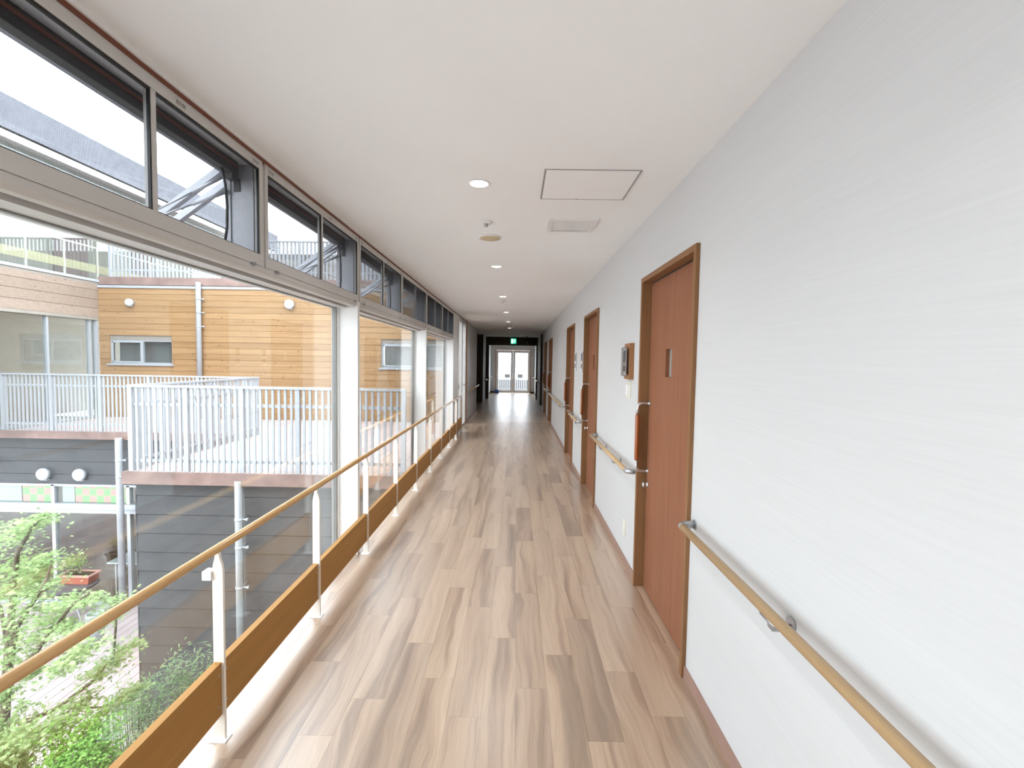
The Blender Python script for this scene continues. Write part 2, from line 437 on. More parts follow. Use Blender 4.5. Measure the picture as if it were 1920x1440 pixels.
def label_text(y, z, parent):
    cu = bpy.data.curves.new('lettering', 'FONT'); cu.body = '\u5ba4\u5185\u5074'; cu.size = .017
    o = bpy.data.objects.new('lettering', cu); COL.objects.link(o)
    bpy.context.view_layer.update()
    me = bpy.data.meshes.new_from_object(o.evaluated_get(bpy.context.evaluated_depsgraph_get()))
    bpy.data.objects.remove(o)
    if not me.vertices: return
    m = Matrix(((0,0,1,XL+.0012), (1,0,0,y), (0,1,0,z), (0,0,0,1)))
    me.transform(m); me.materials.clear(); me.materials.append(M['text_black'])
    t = bpy.data.objects.new('lettering', me); COL.objects.link(t); adopt(t, parent)
PT = 1.365
SCREEN = {}
def screen_mesh(w_):
    k = round(w_, 4)
    if k not in SCREEN:
        m = MB(); d = .00032; nn = int(w_/.002)
        for i in range(1, nn): y = w_*i/nn; m.box(-d/2, d/2, y-d/2, y+d/2, 0, .403)
        for i in range(1, 100): z = .403*i/100; m.box(-d/2+.0004, d/2+.0004, 0, w_, z-d/2, z+d/2)
        SCREEN[k] = m.mesh('insect_screen', 'insect_mesh')
    return SCREEN[k]
def transom(i, y0, detail=True):
    """a unit of two screened panels with a top-hung sash propped open outside"""
    y1 = y0+PT-.022; ym = (y0+y1)/2
    wn = struct(empty('window_%d' % i, (XL, ym, 2.25)))
    f = MB(); X0 = XL-.028
    f.box(X0, XL, y0, y1, 1.994, 2.047); f.box(X0, XL, y0, y1, 2.452, 2.494)
    f.box(X0, XL, y0, y0+.026, 2.047, 2.452); f.box(X0, XL, y1-.026, y1, 2.047, 2.452)
    f.box(X0, XL-.002, ym-.011, ym+.011, 2.047, 2.452)
    f.build('screen_frame', 'white_alu', wn)
    fill = MB(); fill.box(X0, XL-.006, y1, y1+.022, 1.994, 2.48)
    fill.build('joint_strip', 'white_alu', wn)
    for (a, b) in ((y0+.026, ym-.011), (ym+.011, y1-.026)):
        g = MB(); e = .006
        g.box(XL-.014, XL-.004, a, b, 2.047, 2.047+e*.7); g.box(XL-.014, XL-.004, a, b, 2.452-e-.002, 2.452)
        g.box(XL-.014, XL-.004, a, a+.003, 2.047, 2.452); g.box(XL-.014, XL-.004, b-e*.8, b, 2.047, 2.452)
        g.build('screen_gasket', 'gasket', wn)
        sc_ = inst('insect_screen', screen_mesh(b-a), (XL-.017, a, 2.048), wn); sc_['kind'] = 'stuff'
    s = MB()   # the deep aluminium surround
    s.box(-1.40, X0, y1-.03, y1+.02, 1.994, 2.56); s.box(-1.40, X0, y0-.003, y0+.012, 1.994, 2.56)
    s.box(-1.42, X0, y0, y1, 1.985, 2.02)
    MB().box(-1.40, X0, y0, y1, 2.468, 2.56).build('surround_soffit', 'soffit_alu', wn)
    s.box(-1.385, -1.375, y1-.036, y1-.03, 2.02, 2.468)
    s.build('surround', 'grey_alu', wn)
    MB().box(-1.284, -1.278, y0+.012, y1-.03, 2.463, 2.468).build('surround_line', 'brown_trim', wn)
    op = MB(); op.box(-1.368, -1.330, y0+.012, y1-.05, 2.408, 2.468); op.box(-1.372, -1.335, y1-.085, y1-.04, 2.385, 2.42)
    opo = op.build('operator_box', 'dark_operator', wn)
    MB().box(-1.330, -1.322, y0+.012, y1-.06, 2.440, 2.452).build('operator_strip', 'brown_trim', opo)
    # cable
    cy = y1-.15
    MB().tube([(-1.33, cy-.02, 2.40), (-1.327, cy, 2.33), (-1.325, cy+.008, 2.24), (-1.322, cy, 2.14), (-1.318, cy-.03, 2.04)], .006, 8).build('cable', 'gasket', wn, True)
    # sash: hinged at the top, 54 degrees open
    ca, sa = math.cos(math.radians(36)), math.sin(math.radians(36)); hx, hz, L = -1.39, 2.445, .43
    def P(u, v, y): return (hx-u*ca - v*sa, y, hz-u*sa + v*ca)   # u down the sash, v off its outer face
    sb = MB()
    def sbox(u0, u1, v0, v1, p, q):
        b = len(sb.v)
        for yy in (p, q):
            for (u, v) in ((u0, v0), (u1, v0), (u1, v1), (u0, v1)): sb.v.append(P(u, v, yy))
        sb.f += [tuple(b+i for i in qd) for qd in ((0,1,2,3), (7,6,5,4), (0,4,5,1), (1,5,6,2), (2,6,7,3), (3,7,4,0))]
    ya, yb = y0+.015, y1-.035
    sbox(-.01, .028, -.012, .018, ya, yb); sbox(L-.03, L, -.012, .018, ya, yb); sbox(.028, L-.03, -.012, .018, ya, ya+.028); sbox(.028, L-.03, -.012, .018, yb-.028, yb)
    sash = sb.build('sash_frame', 'sash_silver', wn)
    gb = MB(); sb2 = sb; sb = gb
    b = 0
    for yy in (ya+.026, yb-.026):
        for (u, v) in ((.026, 0), (L-.028, 0), (L-.028, .005), (.026, .005)): gb.v.append(P(u, v, yy))
    gb.f += [(0,1,2,3), (7,6,5,4), (0,4,5,1), (1,5,6,2), (2,6,7,3), (3,7,4,0)]
    gb.build('sash_pane', 'glass', wn)
    for (yy, z0) in ((yb-.035, 2.40), (yb-.006, 2.34)):
        A = Vector((-1.375, yy, z0)); B = Vector(P(L*.80 if z0 > 2.37 else L*.93, -.02, yy-.05)); mid = A.lerp(B, .5)
        st = MB(); st.tube([A, mid], .008, 8); st.tube([mid, B], .0045, 8)
        st.build('stay_arm', 'sash_silver', wn, True)
    MB().box(-1.36, -1.33, y1-.034, y1-.03, 2.34, 2.40).build('stay_bracket', 'dark_operator', wn)
    for yy in (y0+.09, y1-.10): MB().box(XL-.004, XL+.006, yy, yy+.035, 1.986, 1.997).box(XL, XL+.010, yy+.012, yy+.02, 1.984, 1.999).build('screen_clip', 'satin_metal', wn)
    if detail: 
        label_text(ym+.10, 2.464, wn); label_text(y1-.085, 2.464, wn); label_text(y0+.03, 2.464, wn)
for k in range(-4, 6):
    n += 1; transom(n, .93+PT*k, k in (0, 1, 2))
# white pier and the full-height glazed door beyond the last pane
struct(MB().box(-1.46, -1.238, 9.13, 9.95, 0, 2.494).build('wall_pier', 'white_paint'))
gd = struct(empty('door_6', (XL, 10.7, 0)))
f = MB()
for (p, q) in ((9.95, 10.0), (10.56, 10.70), (11.30, 11.44)): f.box(-1.33, -1.245, p, q, .002, 2.494)
f.box(-1.33, -1.245, 10.0, 11.30, .002, .06); f.box(-1.33, -1.245, 10.0, 11.30, 2.40, 2.494)
f.build('door_frame', 'white_alu', gd)
MB().box(-1.292, -1.284, 10.0, 11.30, .06, 2.40).build('pane', 'glass', gd)
hh = MB(); hh.box(-1.245, -1.225, 9.97, 9.995, .93, 1.03); hh.tube([(-1.225, 10.62, 1.0), (-1.20, 10.62, 1.0), (-1.19, 10.66, 1.0), (-1.19, 10.78, 1.0)], .01, 8)
hh.build('lever_handle', 'satin_metal', gd)

# ------------------------------------------------------------------ passage beyond the glazing
struct(MB().box(-1.36, -1.232, 11.5, 14.4, 0, ZC).box(-2.9, -1.36, 14.3, 14.4, 0, ZC).build('wall_left', 'wallpaper'))
struct(MB().box(-1.27, -1.222, 11.44, 11.505, 0, ZC).build('trim_10', 'corner_trim'))
struct(MB().box(-1.245, -1.232, 11.51, 14.4, 0, .061).box(-1.232, -1.224, 11.51, 14.4, 0, .061).build('baseboard_left', 'baseboard'))
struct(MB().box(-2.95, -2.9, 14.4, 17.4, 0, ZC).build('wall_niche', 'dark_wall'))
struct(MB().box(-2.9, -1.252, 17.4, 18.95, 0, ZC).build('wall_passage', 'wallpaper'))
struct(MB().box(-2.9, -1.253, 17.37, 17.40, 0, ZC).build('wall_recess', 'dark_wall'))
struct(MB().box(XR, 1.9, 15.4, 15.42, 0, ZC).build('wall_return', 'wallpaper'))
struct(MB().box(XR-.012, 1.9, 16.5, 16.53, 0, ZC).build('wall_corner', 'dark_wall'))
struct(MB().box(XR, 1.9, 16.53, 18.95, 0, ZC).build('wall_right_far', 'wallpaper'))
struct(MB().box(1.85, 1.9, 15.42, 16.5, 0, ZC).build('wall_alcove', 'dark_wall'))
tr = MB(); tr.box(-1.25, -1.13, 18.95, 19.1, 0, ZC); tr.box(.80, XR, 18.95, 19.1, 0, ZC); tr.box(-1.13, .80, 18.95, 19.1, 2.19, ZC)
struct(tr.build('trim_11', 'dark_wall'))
struct(MB().box(-1.35, -1.252, 18.95, YE, 0, ZC).build('wall_lobby_left', 'wallpaper'))
struct(MB().box(.88, .98, 18.95, YE, 0, ZC).build('wall_lobby_right', 'wallpaper'))
ew = MB(); ew.box(-1.35, -1.03, YE, YE+.12, 0, ZC); ew.box(.70, .98, YE, YE+.12, 0, ZC); ew.box(-1.03, .70, YE, YE+.12, 2.13, ZC)
struct(ew.build('wall_end', 'wallpaper'))
lb = MB(); lb.box(-1.252, -1.244, 19.1, YE, 0, .08); lb.box(.872, .88, 19.1, YE, 0, .08); lb.box(-1.244, -1.03, YE-.01, YE, 0, .08); lb.box(.70, .872, YE-.01, YE, 0, .08)
struct(lb.build('baseboard_end', 'dark_wall'))
ed = struct(empty('door_7', (-.165, YE, 0)))
c = MB(); c.box(-1.03, -.985, YE-.02, YE+.08, 0, 2.13); c.box(.655, .70, YE-.02, YE+.08, 0, 2.13); c.box(-.985, .655, YE-.02, YE+.08, 2.085, 2.13)
c.build('door_frame', 'corner_trim', ed)
for (x0, x1) in ((-.985, -.167), (-.163, .655)):
    l = MB(); s = .105
    l.box(x0, x0+s, YE+.01, YE+.05, .01, 2.08); l.box(x1-s, x1, YE+.01, YE+.05, .01, 2.08)
    l.box(x0+s, x1-s, YE+.01, YE+.05, .01, .13); l.box(x0+s, x1-s, YE+.01, YE+.05, 1.95, 2.08)
    lf = l.build('door_leaf', 'white_paint', ed)
    MB().box(x0+s, x1-s, YE+.026, YE+.034, .13, 1.95).build('pane', 'glass', lf)
MB().box(-.155, -.125, YE-.03, YE+.01, .98, 1.08).build('door_handle', 'satin_metal', ed)

# ------------------------------------------------------------------ ceiling fittings
PLACE = ['nearest', 'second', 'third', 'fourth', 'fifth', 'sixth']
def downlight(y, label, wts):
    t = thing('downlight', label, 'downlight', (-.222, y, ZC), 'round downlights along the corridor ceiling')
    MB().lathe([(.062, -.0002), (.062, -.004), (.058, -.006), (.050, -.0035), (.049, -.0002)], 32, (-.222, y, ZC)).build('trim_ring', 'plastic_white', t, True)
    MB().lathe([(.0492, -.0008), (.0492, -.0028), (.03, -.0034), (.001, -.0036)], 32, (-.222, y, ZC)).build('lens', 'lamp_lens', t, True)
    l = bpy.data.lights.new('downlight_lamp', 'AREA'); l.shape = 'DISK'; l.size = .09; l.energy = wts; l.color = (.96, .985, 1.0); l.spread = math.radians(140)
    o = bpy.data.objects.new('downlight_lamp', l); COL.objects.link(o); o.location = (-.222, y, ZC-.012); adopt(o, t)
for k in range(6):
    far = k >= 5
    downlight(2.595+2.232*k, '%s lit round white downlight from the camera along the ceiling' % PLACE[k], LAMP_W*(.25 if far else 1.0))
downlight(2.595-2.232, 'lit round white downlight in the ceiling right above the camera', LAMP_W)  # out-of-view lamps added for light, continuing the row
downlight(2.595-2*2.232, 'lit round white downlight in the ceiling behind the camera', LAMP_W)
t = thing('ceiling_speaker', 'round cream flush speaker in the ceiling past the nearest downlight', 'speaker', (-.226, 3.705, ZC))
MB().lathe([(.093, -.0002), (.093, -.006), (.088, -.010), (.082, -.008)], 32, (-.226, 3.705, ZC)).build('rim', 'plastic_white', t, True)
MB().lathe([(.0815, -.003), (.08, -.009), (.05, -.011), (.001, -.0115)], 32, (-.226, 3.705, ZC)).build('grille', 'speaker_cream', t, True)
def detector(x, y, label, big=False):
    t = thing('smoke_detector', label, 'detector', (x, y, ZC), 'round sensors on the corridor ceiling')
    r = .05 if big else .036
    MB().lathe([(r, -.0002), (r, -.008), (r*.85, -.014), (r*.6, -.015)], 24, (x, y, ZC)).build('base', 'plastic_white', t, True)
    MB().lathe([(r*.42, -.012), (r*.42, -.026), (r*.3, -.034), (r*.08, -.035)], 16, (x-.006, y, ZC)).build('sensor', 'grey_alu' if not big else 'plastic_white', t, True)
detector(-.223, 3.298, 'small white sensor with dark eye between nearest downlight and cream speaker')
detector(-.236, 7.55, 'white round sensor in the ceiling just past the third downlight', True)
detector(-.36, 13.1, 'left white sensor of the pair at the dark end of the ceiling', True)
detector(-.10, 13.1, 'right white sensor of the pair at the dark end of the ceiling', True)
t = thing('speaker_disc', 'beige round ceiling speaker in the dark passage past the fifth downlight', 'speaker', (-.23, 12.6, ZC))
MB().lathe([(.10, -.0002), (.10, -.008), (.09, -.012)], 24, (-.23, 12.6, ZC)).build('rim', 'speaker_cream', t, True)
t = thing('access_hatch', 'square white access hatch with grey metal frame in the ceiling', 'hatch', (.373, 2.605, ZC))
hx0, hx1, hy0, hy1 = .126, .619, 2.391, 2.818
fr = MB(); e = .007
fr.box(hx0, hx0+e, hy0, hy1, ZC-.004, ZC); fr.box(hx1-e, hx1, hy0, hy1, ZC-.004, ZC); fr.box(hx0+e, hx1-e, hy0, hy0+e*.6, ZC-.004, ZC); fr.box(hx0+e, hx1-e, hy1-e*.6, hy1, ZC-.004, ZC)
fr.build('hatch_frame', 'satin_metal', t)
MB().box(hx0+e+.002, hx1-e-.002, hy0+.006, hy1-.006, ZC-.003, ZC).build('hatch_panel', 'ceiling_paint', t)
MB().lathe([(.006, -.003), (.006, -.006), (.002, -.006)], 12, (.34, hy1-.006, ZC)).build('hatch_latch', 'satin_metal', t)
t = thing('air_vent', 'white louvred air vent grille in the ceiling behind the access hatch', 'vent', (.37, 3.345, ZC))
vx0, vx1, vy0, vy1 = .203, .54, 3.2, 3.492
fr = MB(); e = .032
fr.box(vx0, vx0+e, vy0, vy1, ZC-.012, ZC); fr.box(vx1-e, vx1, vy0, vy1, ZC-.012, ZC); fr.box(vx0+e, vx1-e, vy0, vy0+e, ZC-.012, ZC); fr.box(vx0+e, vx1-e, vy1-e, vy1, ZC-.012, ZC)
fr.build('vent_frame', 'plastic_white', t)
MB().box(vx0+e, vx1-e, vy0+e, vy1-e, ZC-.002, ZC).build('vent_back', 'dark_operator', t)
sl = MB().prism([(0, -.002), (.006, -.010), (.008, -.010), (.0025, -.002)], 'x', vx0+e, vx1-e).mesh('slat', 'plastic_white')
for k in range(11): inst('slat', sl, (0, vy0+e+.005+k*.0204, ZC), t)

# ------------------------------------------------------------------ exit sign and small things at the far end
t = thing('exit_sign', 'lit green emergency exit sign hanging above the end passage', 'sign', (-.135, 18.75, 2.36))
MB().box(-.26, -.01, 18.74, 18.79, 2.235, 2.47).build('sign_box', 'sign_green', t)
MB().box(-.245, -.025, 18.735, 18.74, 2.25, 2.455).build('sign_face', 'sign_lit_green', t)
pic = MB(); y0, y1 = 18.731, 18.735
pic.box(-.225, -.145, y0, y1, 2.265, 2.44)          # doorway
pic.lathe([(.016, y0), (.016, y1)], 14, (-.092, 0, 2.425), 'y')
pic.prism([(-.12, 2.40), (-.085, 2.405), (-.075, 2.345), (-.105, 2.34)], 'y', y0, y1)
pic.prism([(-.105, 2.345), (-.078, 2.345), (-.05, 2.30), (-.06, 2.29)], 'y', y0, y1)
pic.prism([(-.105, 2.345), (-.09, 2.345), (-.12, 2.28), (-.135, 2.285)], 'y', y0, y1)
pic.prism([(-.085, 2.40), (-.05, 2.37), (-.055, 2.36), (-.09, 2.385)], 'y', y0, y1)
pic.build('pictogram', 'sign_lit_white', t)
MB().tube([(-.135, 18.765, 2.47), (-.135, 18.765, ZC)], .02, 10).build('hanger', 'black_metal', t)
t = thing('ceiling_bracket', 'thin dark hanging rod with small white tip beside the exit sign', 'bracket', (.40, 18.2, ZC))
MB().tube([(.40, 18.2, ZC), (.40, 18.2, 2.30)], .018, 10).build('rod', 'black_metal', t)
MB().lathe([(.02, 2.27), (.026, 2.285), (.02, 2.30)], 12, (.40, 18.2, 0)).build('tip', 'plastic_white', t)
MB().box(.22, .40, 18.19, 18.21, ZC-.03, ZC).build('arm', 'satin_metal', t)
t = thing('storage_bin', 'small blue plastic bin on the floor left of the end doors', 'bin', (-.93, 22.2, 0))
b = MB(); b.prism([(-1.03, 22.1), (-.83, 22.1), (-.83, 22.3), (-1.03, 22.3)], 'z', .0, .012)
b.box(-1.03, -1.018, 22.1, 22.3, .012, .16); b.box(-.842, -.83, 22.1, 22.3, .012, .16); b.box(-1.018, -.842, 22.1, 22.112, .012, .16); b.box(-1.018, -.842, 22.288, 22.3, .012, .16)
b.build('tub', 'blue_plastic', t)
MB().box(-1.04, -.82, 22.09, 22.31, .16, .175).build('lid', 'blue_plastic', t)

# ------------------------------------------------------------------ guard rail along the glass
gr = thing('guard_rail', 'long wooden guard rail with cream posts and kick board along the glass', 'guard rail', (-1.18, 5.5, 0))
RZ, RX = .79, -1.18
MB().tube([(RX, -4.5, RZ), (RX, 10.10, RZ), (RX, 10.108, RZ)], [.0172, .0172, .013], 16).build('handrail', 'rail_wood', gr, True)
MB().box(-1.198, -1.168, -4.5, 10.03, .108, .325).build('kick_board', 'kick_board', gr)
pm = MB()
def tp(z, x0, x1): return [(x0, z), (x1, z)]
pm.prism([(-.020, .003), (.022, .003), (.022, .70), (.019, .725), (.010, .752), (.008, .775), (-.008, .775), (-.010, .752), (-.017, .725), (-.020, .70)], 'y', 0, .012)
post_me = pm.mesh('post', 'cream_post')
plate_me = MB().box(-.034, .034, -.018, .030, 0, .004).mesh('base_plate', 'white_paint')
scr_me = MB().lathe([(.004, 0), (.004, .0015), (.002, .002)], 10, (0, 0, 0), 'x').mesh('screw', 'satin_metal')
py = 1.805-.91*6
for k in range(16):
    y = py+.91*k-.006
    p_ = inst('post', post_me, (RX, y, 0), gr)
    q = bpy.data.objects.new('base_plate', plate_me); COL.objects.link(q); q.parent = p_
    if -1 < y < 6:
        for dy in (-.018, .03):
            for z in (.15, .28):
                s_ = bpy.data.objects.new('screw', scr_me); COL.objects.link(s_); s_.parent = p_; s_.location = (.012, dy, z)
    if k == 6:
        bx_ = MB().box(-.055, -.02, -.010, .028, .665, .70).build('sensor_box', 'plastic_white'); bx_.parent = p_
MB().lathe([(.0178, 3.66), (.0178, 3.664)], 16, (RX, 0, RZ), 'y').build('rail_joint', 'slot_grey', gr)

# ------------------------------------------------------------------ handrails on the right wall
def wall_rail(y0, y1, label, elbow_near=True, elbow_far=True, br=()):
    X, Z = .792, .79
    t = thing('wall_handrail', label, 'handrail', (X, (y0+y1)/2, Z), 'wooden handrails along the right wall')
    ya, yb = y0+(.05 if elbow_near else 0), y1-(.05 if elbow_far else 0)
    MB().tube([(X, ya, Z), (X, yb, Z)], .0172, 16).build('rail', 'wall_rail_wood', t, True)
    for (on, ye, sg) in ((elbow_near, y0, 1), (elbow_far, y1, -1)):
        if not on: continue
        pts = [(X, ye+sg*.055, Z)] + [(X+.035*(1-math.cos(q)), ye+sg*(.05-.035*math.sin(q)), Z) for q in (0, math.pi/8, math.pi/4, 3*math.pi/8, math.pi/2)] + [(XR-.004, ye+sg*.015, Z)]
        el = MB().tube(pts, .0185, 14); el.lathe([(.024, -.004), (.024, 0)], 18, (XR, ye+sg*.015, Z), 'x')
        el.build('end_elbow', 'satin_metal', t, True)
    for yb_ in br:
        b = MB(); b.tube([(X, yb_, Z-.012), (X, yb_, Z-.035), (X+.012, yb_, Z-.05), (X+.035, yb_, Z-.05), (XR-.004, yb_, Z-.035)], .006, 8)
        b.lathe([(.024, -.005), (.022, 0)], 16, (XR, yb_, Z-.03), 'x')
        b.box(X-.010, X+.010, yb_-.04, yb_+.04, Z-.021, Z-.014)
        b.build('rail_bracket', 'satin_metal', t, True)
wall_rail(-3.9, 2.2, 'nearest wooden wall handrail, running past the camera from the first door', True, True, (-2.2, -.6, 1.40))
wall_rail(3.23, 4.88, 'wooden wall handrail between the first door and the second door', True, True, (3.75, 4.35))
wall_rail(5.91, 6.90, 'short wooden wall handrail between the second door and the third door', True, True, (6.2, 6.6))
wall_rail(7.93, 11.17, 'wooden wall handrail between the third door and the fourth door', True, True, (8.5, 9.5, 10.5))
wall_rail(12.18, 13.17, 'far wooden wall handrail between the two farthest brown doors', True, True, (12.4, 12.9))
def far_rail(name, x, y0, y1, label, sg):
    t = thing('wall_handrail', label, 'handrail', (x, y0, .8), 'short handrails at the far end')
    MB().tube([(x, y0, .80), (x, y1, .80)], .019, 12).build('rail', 'wall_rail_wood', t, True)
    for y in (y0+.15, y1-.15): MB().tube([(x, y, .79), (x, y, .76), (x+sg*.068, y, .76)], .008, 8).build('rail_bracket', 'satin_metal', t, True)
far_rail('l', -1.16, 11.75, 14.35, 'handrail on the left white wall of the dark passage', -1)
far_rail('l2', -1.18, 17.45, 18.85, 'left handrail just before the end passage opening', -1)
far_rail('r2', .79, 16.6, 18.85, 'right handrail just before the end passage opening', 1)
far_rail('l3', -1.18, 19.5, 21.8, 'handrail on the left wall of the bright end lobby', -1)
far_rail('r3', .81, 19.5, 21.8, 'handrail on the right wall of the bright end lobby', 1)

# ------------------------------------------------------------------ plaques, switch and outlets on the right wall
def plaque(y0, y1, label, z0=1.432, z1=1.70):
    t = thing('door_plaque', label, 'plaque', (XR, (y0+y1)/2, (z0+z1)/2))
    MB().box(.83, XR, y0, y1, z0, z1).build('backing_board', 'plaque_wood', t)
    a0, a1, b0, b1 = y0+.018, y1+.004, z0+.022, z1-.028
    pl = MB().box(.806, .810, a0, a1, b0, b1).build('acrylic_plate', 'acrylic', t)
    MB().box(.811, .8118, a0+.006, a1-.004, b0+.006, b1-.006).build('paper_card', 'paper', t)
    MB().box(.8100, .8110, a0+.03, a1-.05, z0+.125, z1-.055).build('picture_print', 'print_grey', t)
    MB().box(.8100, .8110, a0+.025, a1-.045, z0+.06, z0+.10).build('caption_print', 'print_brown', t)
    for yy in (a0+.014, a1-.014):
        for zz in (b0+.016, b1-.016): MB().lathe([(.007, -.030), (.007, -.022), (.004, -.021), (.004, 0)], 10, (.83, yy, zz), 'x').build('standoff_pin', 'chrome', t, True)
plain('paper', (.68, .64, .62), .7); plain('print_grey', (.13, .13, .15), .7, 0, .2, .5, 30); plain('print_brown', (.22, .17, .15), .7, 0, .2, .3, 60)
plaque(3.415, 3.585, 'wooden plaque with clear plate and print beside the nearest door')
def door_card(y, label, z=1.56):
    t = thing('door_card', label, 'card', (XR, y, z), 'picture cards beside the doors')
    MB().box(.852, XR, y-.07, y+.07, z-.13, z+.13).build('backing_board', 'plastic_white', t)
    MB().box(.8495, .852, y-.05, y+.05, z+.01, z+.11).build('picture_print', 'print_grey', t)
    MB().box(.8495, .852, y-.05, y+.05, z-.09, z-.03).build('caption_print', 'print_brown', t)
    MB().box(.846, .852, y-.075, y-.07, z-.13, z+.13).build('edge_strip', 'chrome', t)
door_card(6.08, 'white framed picture card on the wall between second and third door')
door_card(6.72, 'white framed picture card on the wall close to the third door')
door_card(12.4, 'white picture card on the wall next to the fourth door')
t = thing('wall_switch', 'ivory switch plate with card holder below the wooden plaque', 'switch', (XR, 3.53, 1.35))
MB().box(.855, XR, 3.478, 3.59, 1.288, 1.414).build('switch_plate', 'plastic_ivory', t)
MB().box(.840, .855, 3.505, 3.565, 1.31, 1.39).build('rocker', 'plastic_white', t)
def outlet(y, z, label, x=XR, sg=-1, h=.12):
    t = thing('wall_outlet', label, 'outlet', (x, y, z), 'outlets low on the corridor walls')
    x0, x1 = sorted((x, x+sg*.008)); MB().box(x0, x1, y-.035, y+.035, z-h/2, z+h/2).build('outlet_plate', 'plastic_ivory', t)
    x0, x1 = sorted((x+sg*.008, x+sg*.011)); MB().box(x0, x1, y-.012, y+.012, z-.03, z+.03).build('socket_face', 'plastic_white', t)
outlet(3.555, .278, 'ivory wall outlet low on the right wall past the nearest door')
outlet(12.4, .30, 'white outlet low on the left wall of the dark passage', -1.232, 1)

# ================================================================== outside
# ------------------------------------------------------------------ the timber building across the deck
tb = thing('timber_building', 'orange timber clad building wall across the courtyard deck', 'building', (-6, YB, 0))
WIN = [(-10.15, -8.585, 1.335, 1.93), (-3.36, -1.62, 1.335, 1.94)]
BW = .146; zb = 0.0; row = 0
while zb < 3.19:
    zt = min(zb+BW, 3.21); segs = [(-10.4, -1.46)]
    for (a, b, c0, c1) in WIN:
        if zt > c0+.02 and zb < c1-.02:
            segs = [s for (p, q) in segs for s in ((p, min(q, a)), (max(p, b), q)) if s[1]-s[0] > .05]
    for (p, q) in segs:
        m = MB(); dx = .004*math.sin(row*2.3)
        m.prism([(YB+.03, zb), (YB+.03, zt), (YB+.006, zt), (YB+.001+dx*.4, zt-.012), (YB-.004+dx*.4, zb+.006), (YB, zb)], 'x', p, q)
        for i, v in enumerate(m.v): m.v[i] = (v[0]+0, v[1], v[2])
        o = m.build('cladding_board', 'cedar', tb)
    zb += BW; row += 1
wall = MB()
def holed(mb, x0, x1, y0, y1, z0, z1, holes):
    xs = sorted({x0, x1, *[h[0] for h in holes], *[h[1] for h in holes]})
    for i in range(len(xs)-1):
        a, b = xs[i], xs[i+1]; hs = [h for h in holes if h[0] <= a and h[1] >= b]
        if not hs: mb.box(a, b, y0, y1, z0, z1)
        else: mb.box(a, b, y0, y1, z0, hs[0][2]); mb.box(a, b, y0, y1, hs[0][3], z1)
holed(wall, -10.39, -1.46, YB+.03, YB+.16, -.09, 3.28, WIN)
wall.build('core_wall', 'room_wall', tb)
for (a, b, c0, c1) in WIN:
    f = MB(); e = .035; yf0, yf1 = YB+.04, YB+.09; mid = (a+b)/2
    f.box(a, b, yf0, yf1, c0, c0+e); f.box(a, b, yf0, yf1, c1-e, c1); f.box(a, a+e, yf0, yf1, c0+e, c1-e); f.box(b-e, b, yf0, yf1, c0+e, c1-e)
    f.box(mid-.03, mid+.03, yf0-.012, yf1, c0+e, c1-e); f.box(a+e, mid-.03, yf0-.012, yf0, c0+e, c0+e+.03); f.box(a+e, a+e+.03, yf0-.012, yf0, c0+e, c1-e); f.box(a+e, mid-.03, yf0-.012, yf0, c1-e-.03, c1-e)
    wf = f.build('window_frame', 'white_steel', tb)
    MB().box(a-.05, b+.05, YB-.04, YB+.05, c0-.04, c0).build('window_sill', 'white_steel', wf)
    MB().box(a+e, mid-.03, yf0+.006, yf0+.012, c0+e, c1-e).build('pane', 'wing_glass', wf)
    MB().box(mid+.03, b-e, yf0+.02, yf0+.026, c0+e, c1-e).build('pane', 'wing_glass', wf)
    MB().box(a, b, YB+.30, YB+.32, c0-.2, c1+.2).build('window_blind', 'grey_dado', wf)
MB().box(-10.4, -1.46, YB-.03, YB+.05, 3.21, 3.27).build('edge_trim', 'white_steel', tb)
MB().box(-10.4, -1.46, YB+.0, YB+.2, 3.29, 3.48).build('parapet_fascia', 'fascia_brown', tb)
MB().box(-10.4, -1.46, YB+.16, 20.0, 3.28, 3.45).build('roof_slab', 'fascia_brown', tb)
def round_vent(x, y, z, r, label, tilt=0):
    t = thing('vent_cap', label, 'vent', (x, y, z), 'round vent caps on the outer walls')
    MB().lathe([(r*.9, 0), (r*.9, -.05), (r, -.052), (r, -.10), (r*.93, -.118), (r*.6, -.126), (.004, -.128)], 28, (x, y, z), 'y').build('hood', 'vent_white', t, True)
    MB().box(x-r*.5, x+r*.5, y-.08, y-.01, z-r*1.04, z-r*.9).build('drip_lip', 'vent_white', t)
round_vent(-9.566, YB, 2.845, .092, 'round white vent cap on the timber wall above the left window')
round_vent(-5.607, YB, 2.86, .115, 'larger round white vent cap on the timber wall right of the downpipe')
def pipe(x, y, z0, z1, r, label, clips, mat='galv', wall_dy=.12):
    t = thing('downpipe', label, 'pipe', (x, y, z0), 'downpipes around the courtyard')
    MB().tube([(x, y, z0), (x, y, z1-.02), (x, y, z1)], [r, r, r*.97], 16).build('tube', mat, t, True)
    for z in clips:
        c = MB(); c.lathe([(r+.006, z-.015), (r+.006, z+.015)], 16, (x, y, 0)); c.box(x+.01, x+.03, y, y+wall_dy, z-.012, z+.012)
        c.tube([(x+r, y, z), (x+r+.05, y, z)], .012, 8); c.lathe([(.004, 0), (.022, .01), (.022, .03), (.006, .038)], 12, (x+r+.04, y, z), 'x')
        c.build('pipe_clip', mat, t, True)
pipe(-7.84, YB-.09, .0, 3.36, .058, 'white downpipe on the orange timber wall', (2.95, 2.62, 2.28), 'white_steel', .09)
pipe(-7.90, 9.1, GZ, -.10, .062, 'grey downpipe below the back deck beside the courtyard window', (-.55, -.88), 'galv', .2)
pipe(-3.68, 6.08, GZ, -.10, .050, 'grey downpipe standing in front of the near charcoal wall', (-.62, -1.0, -1.55), 'galv', .15)

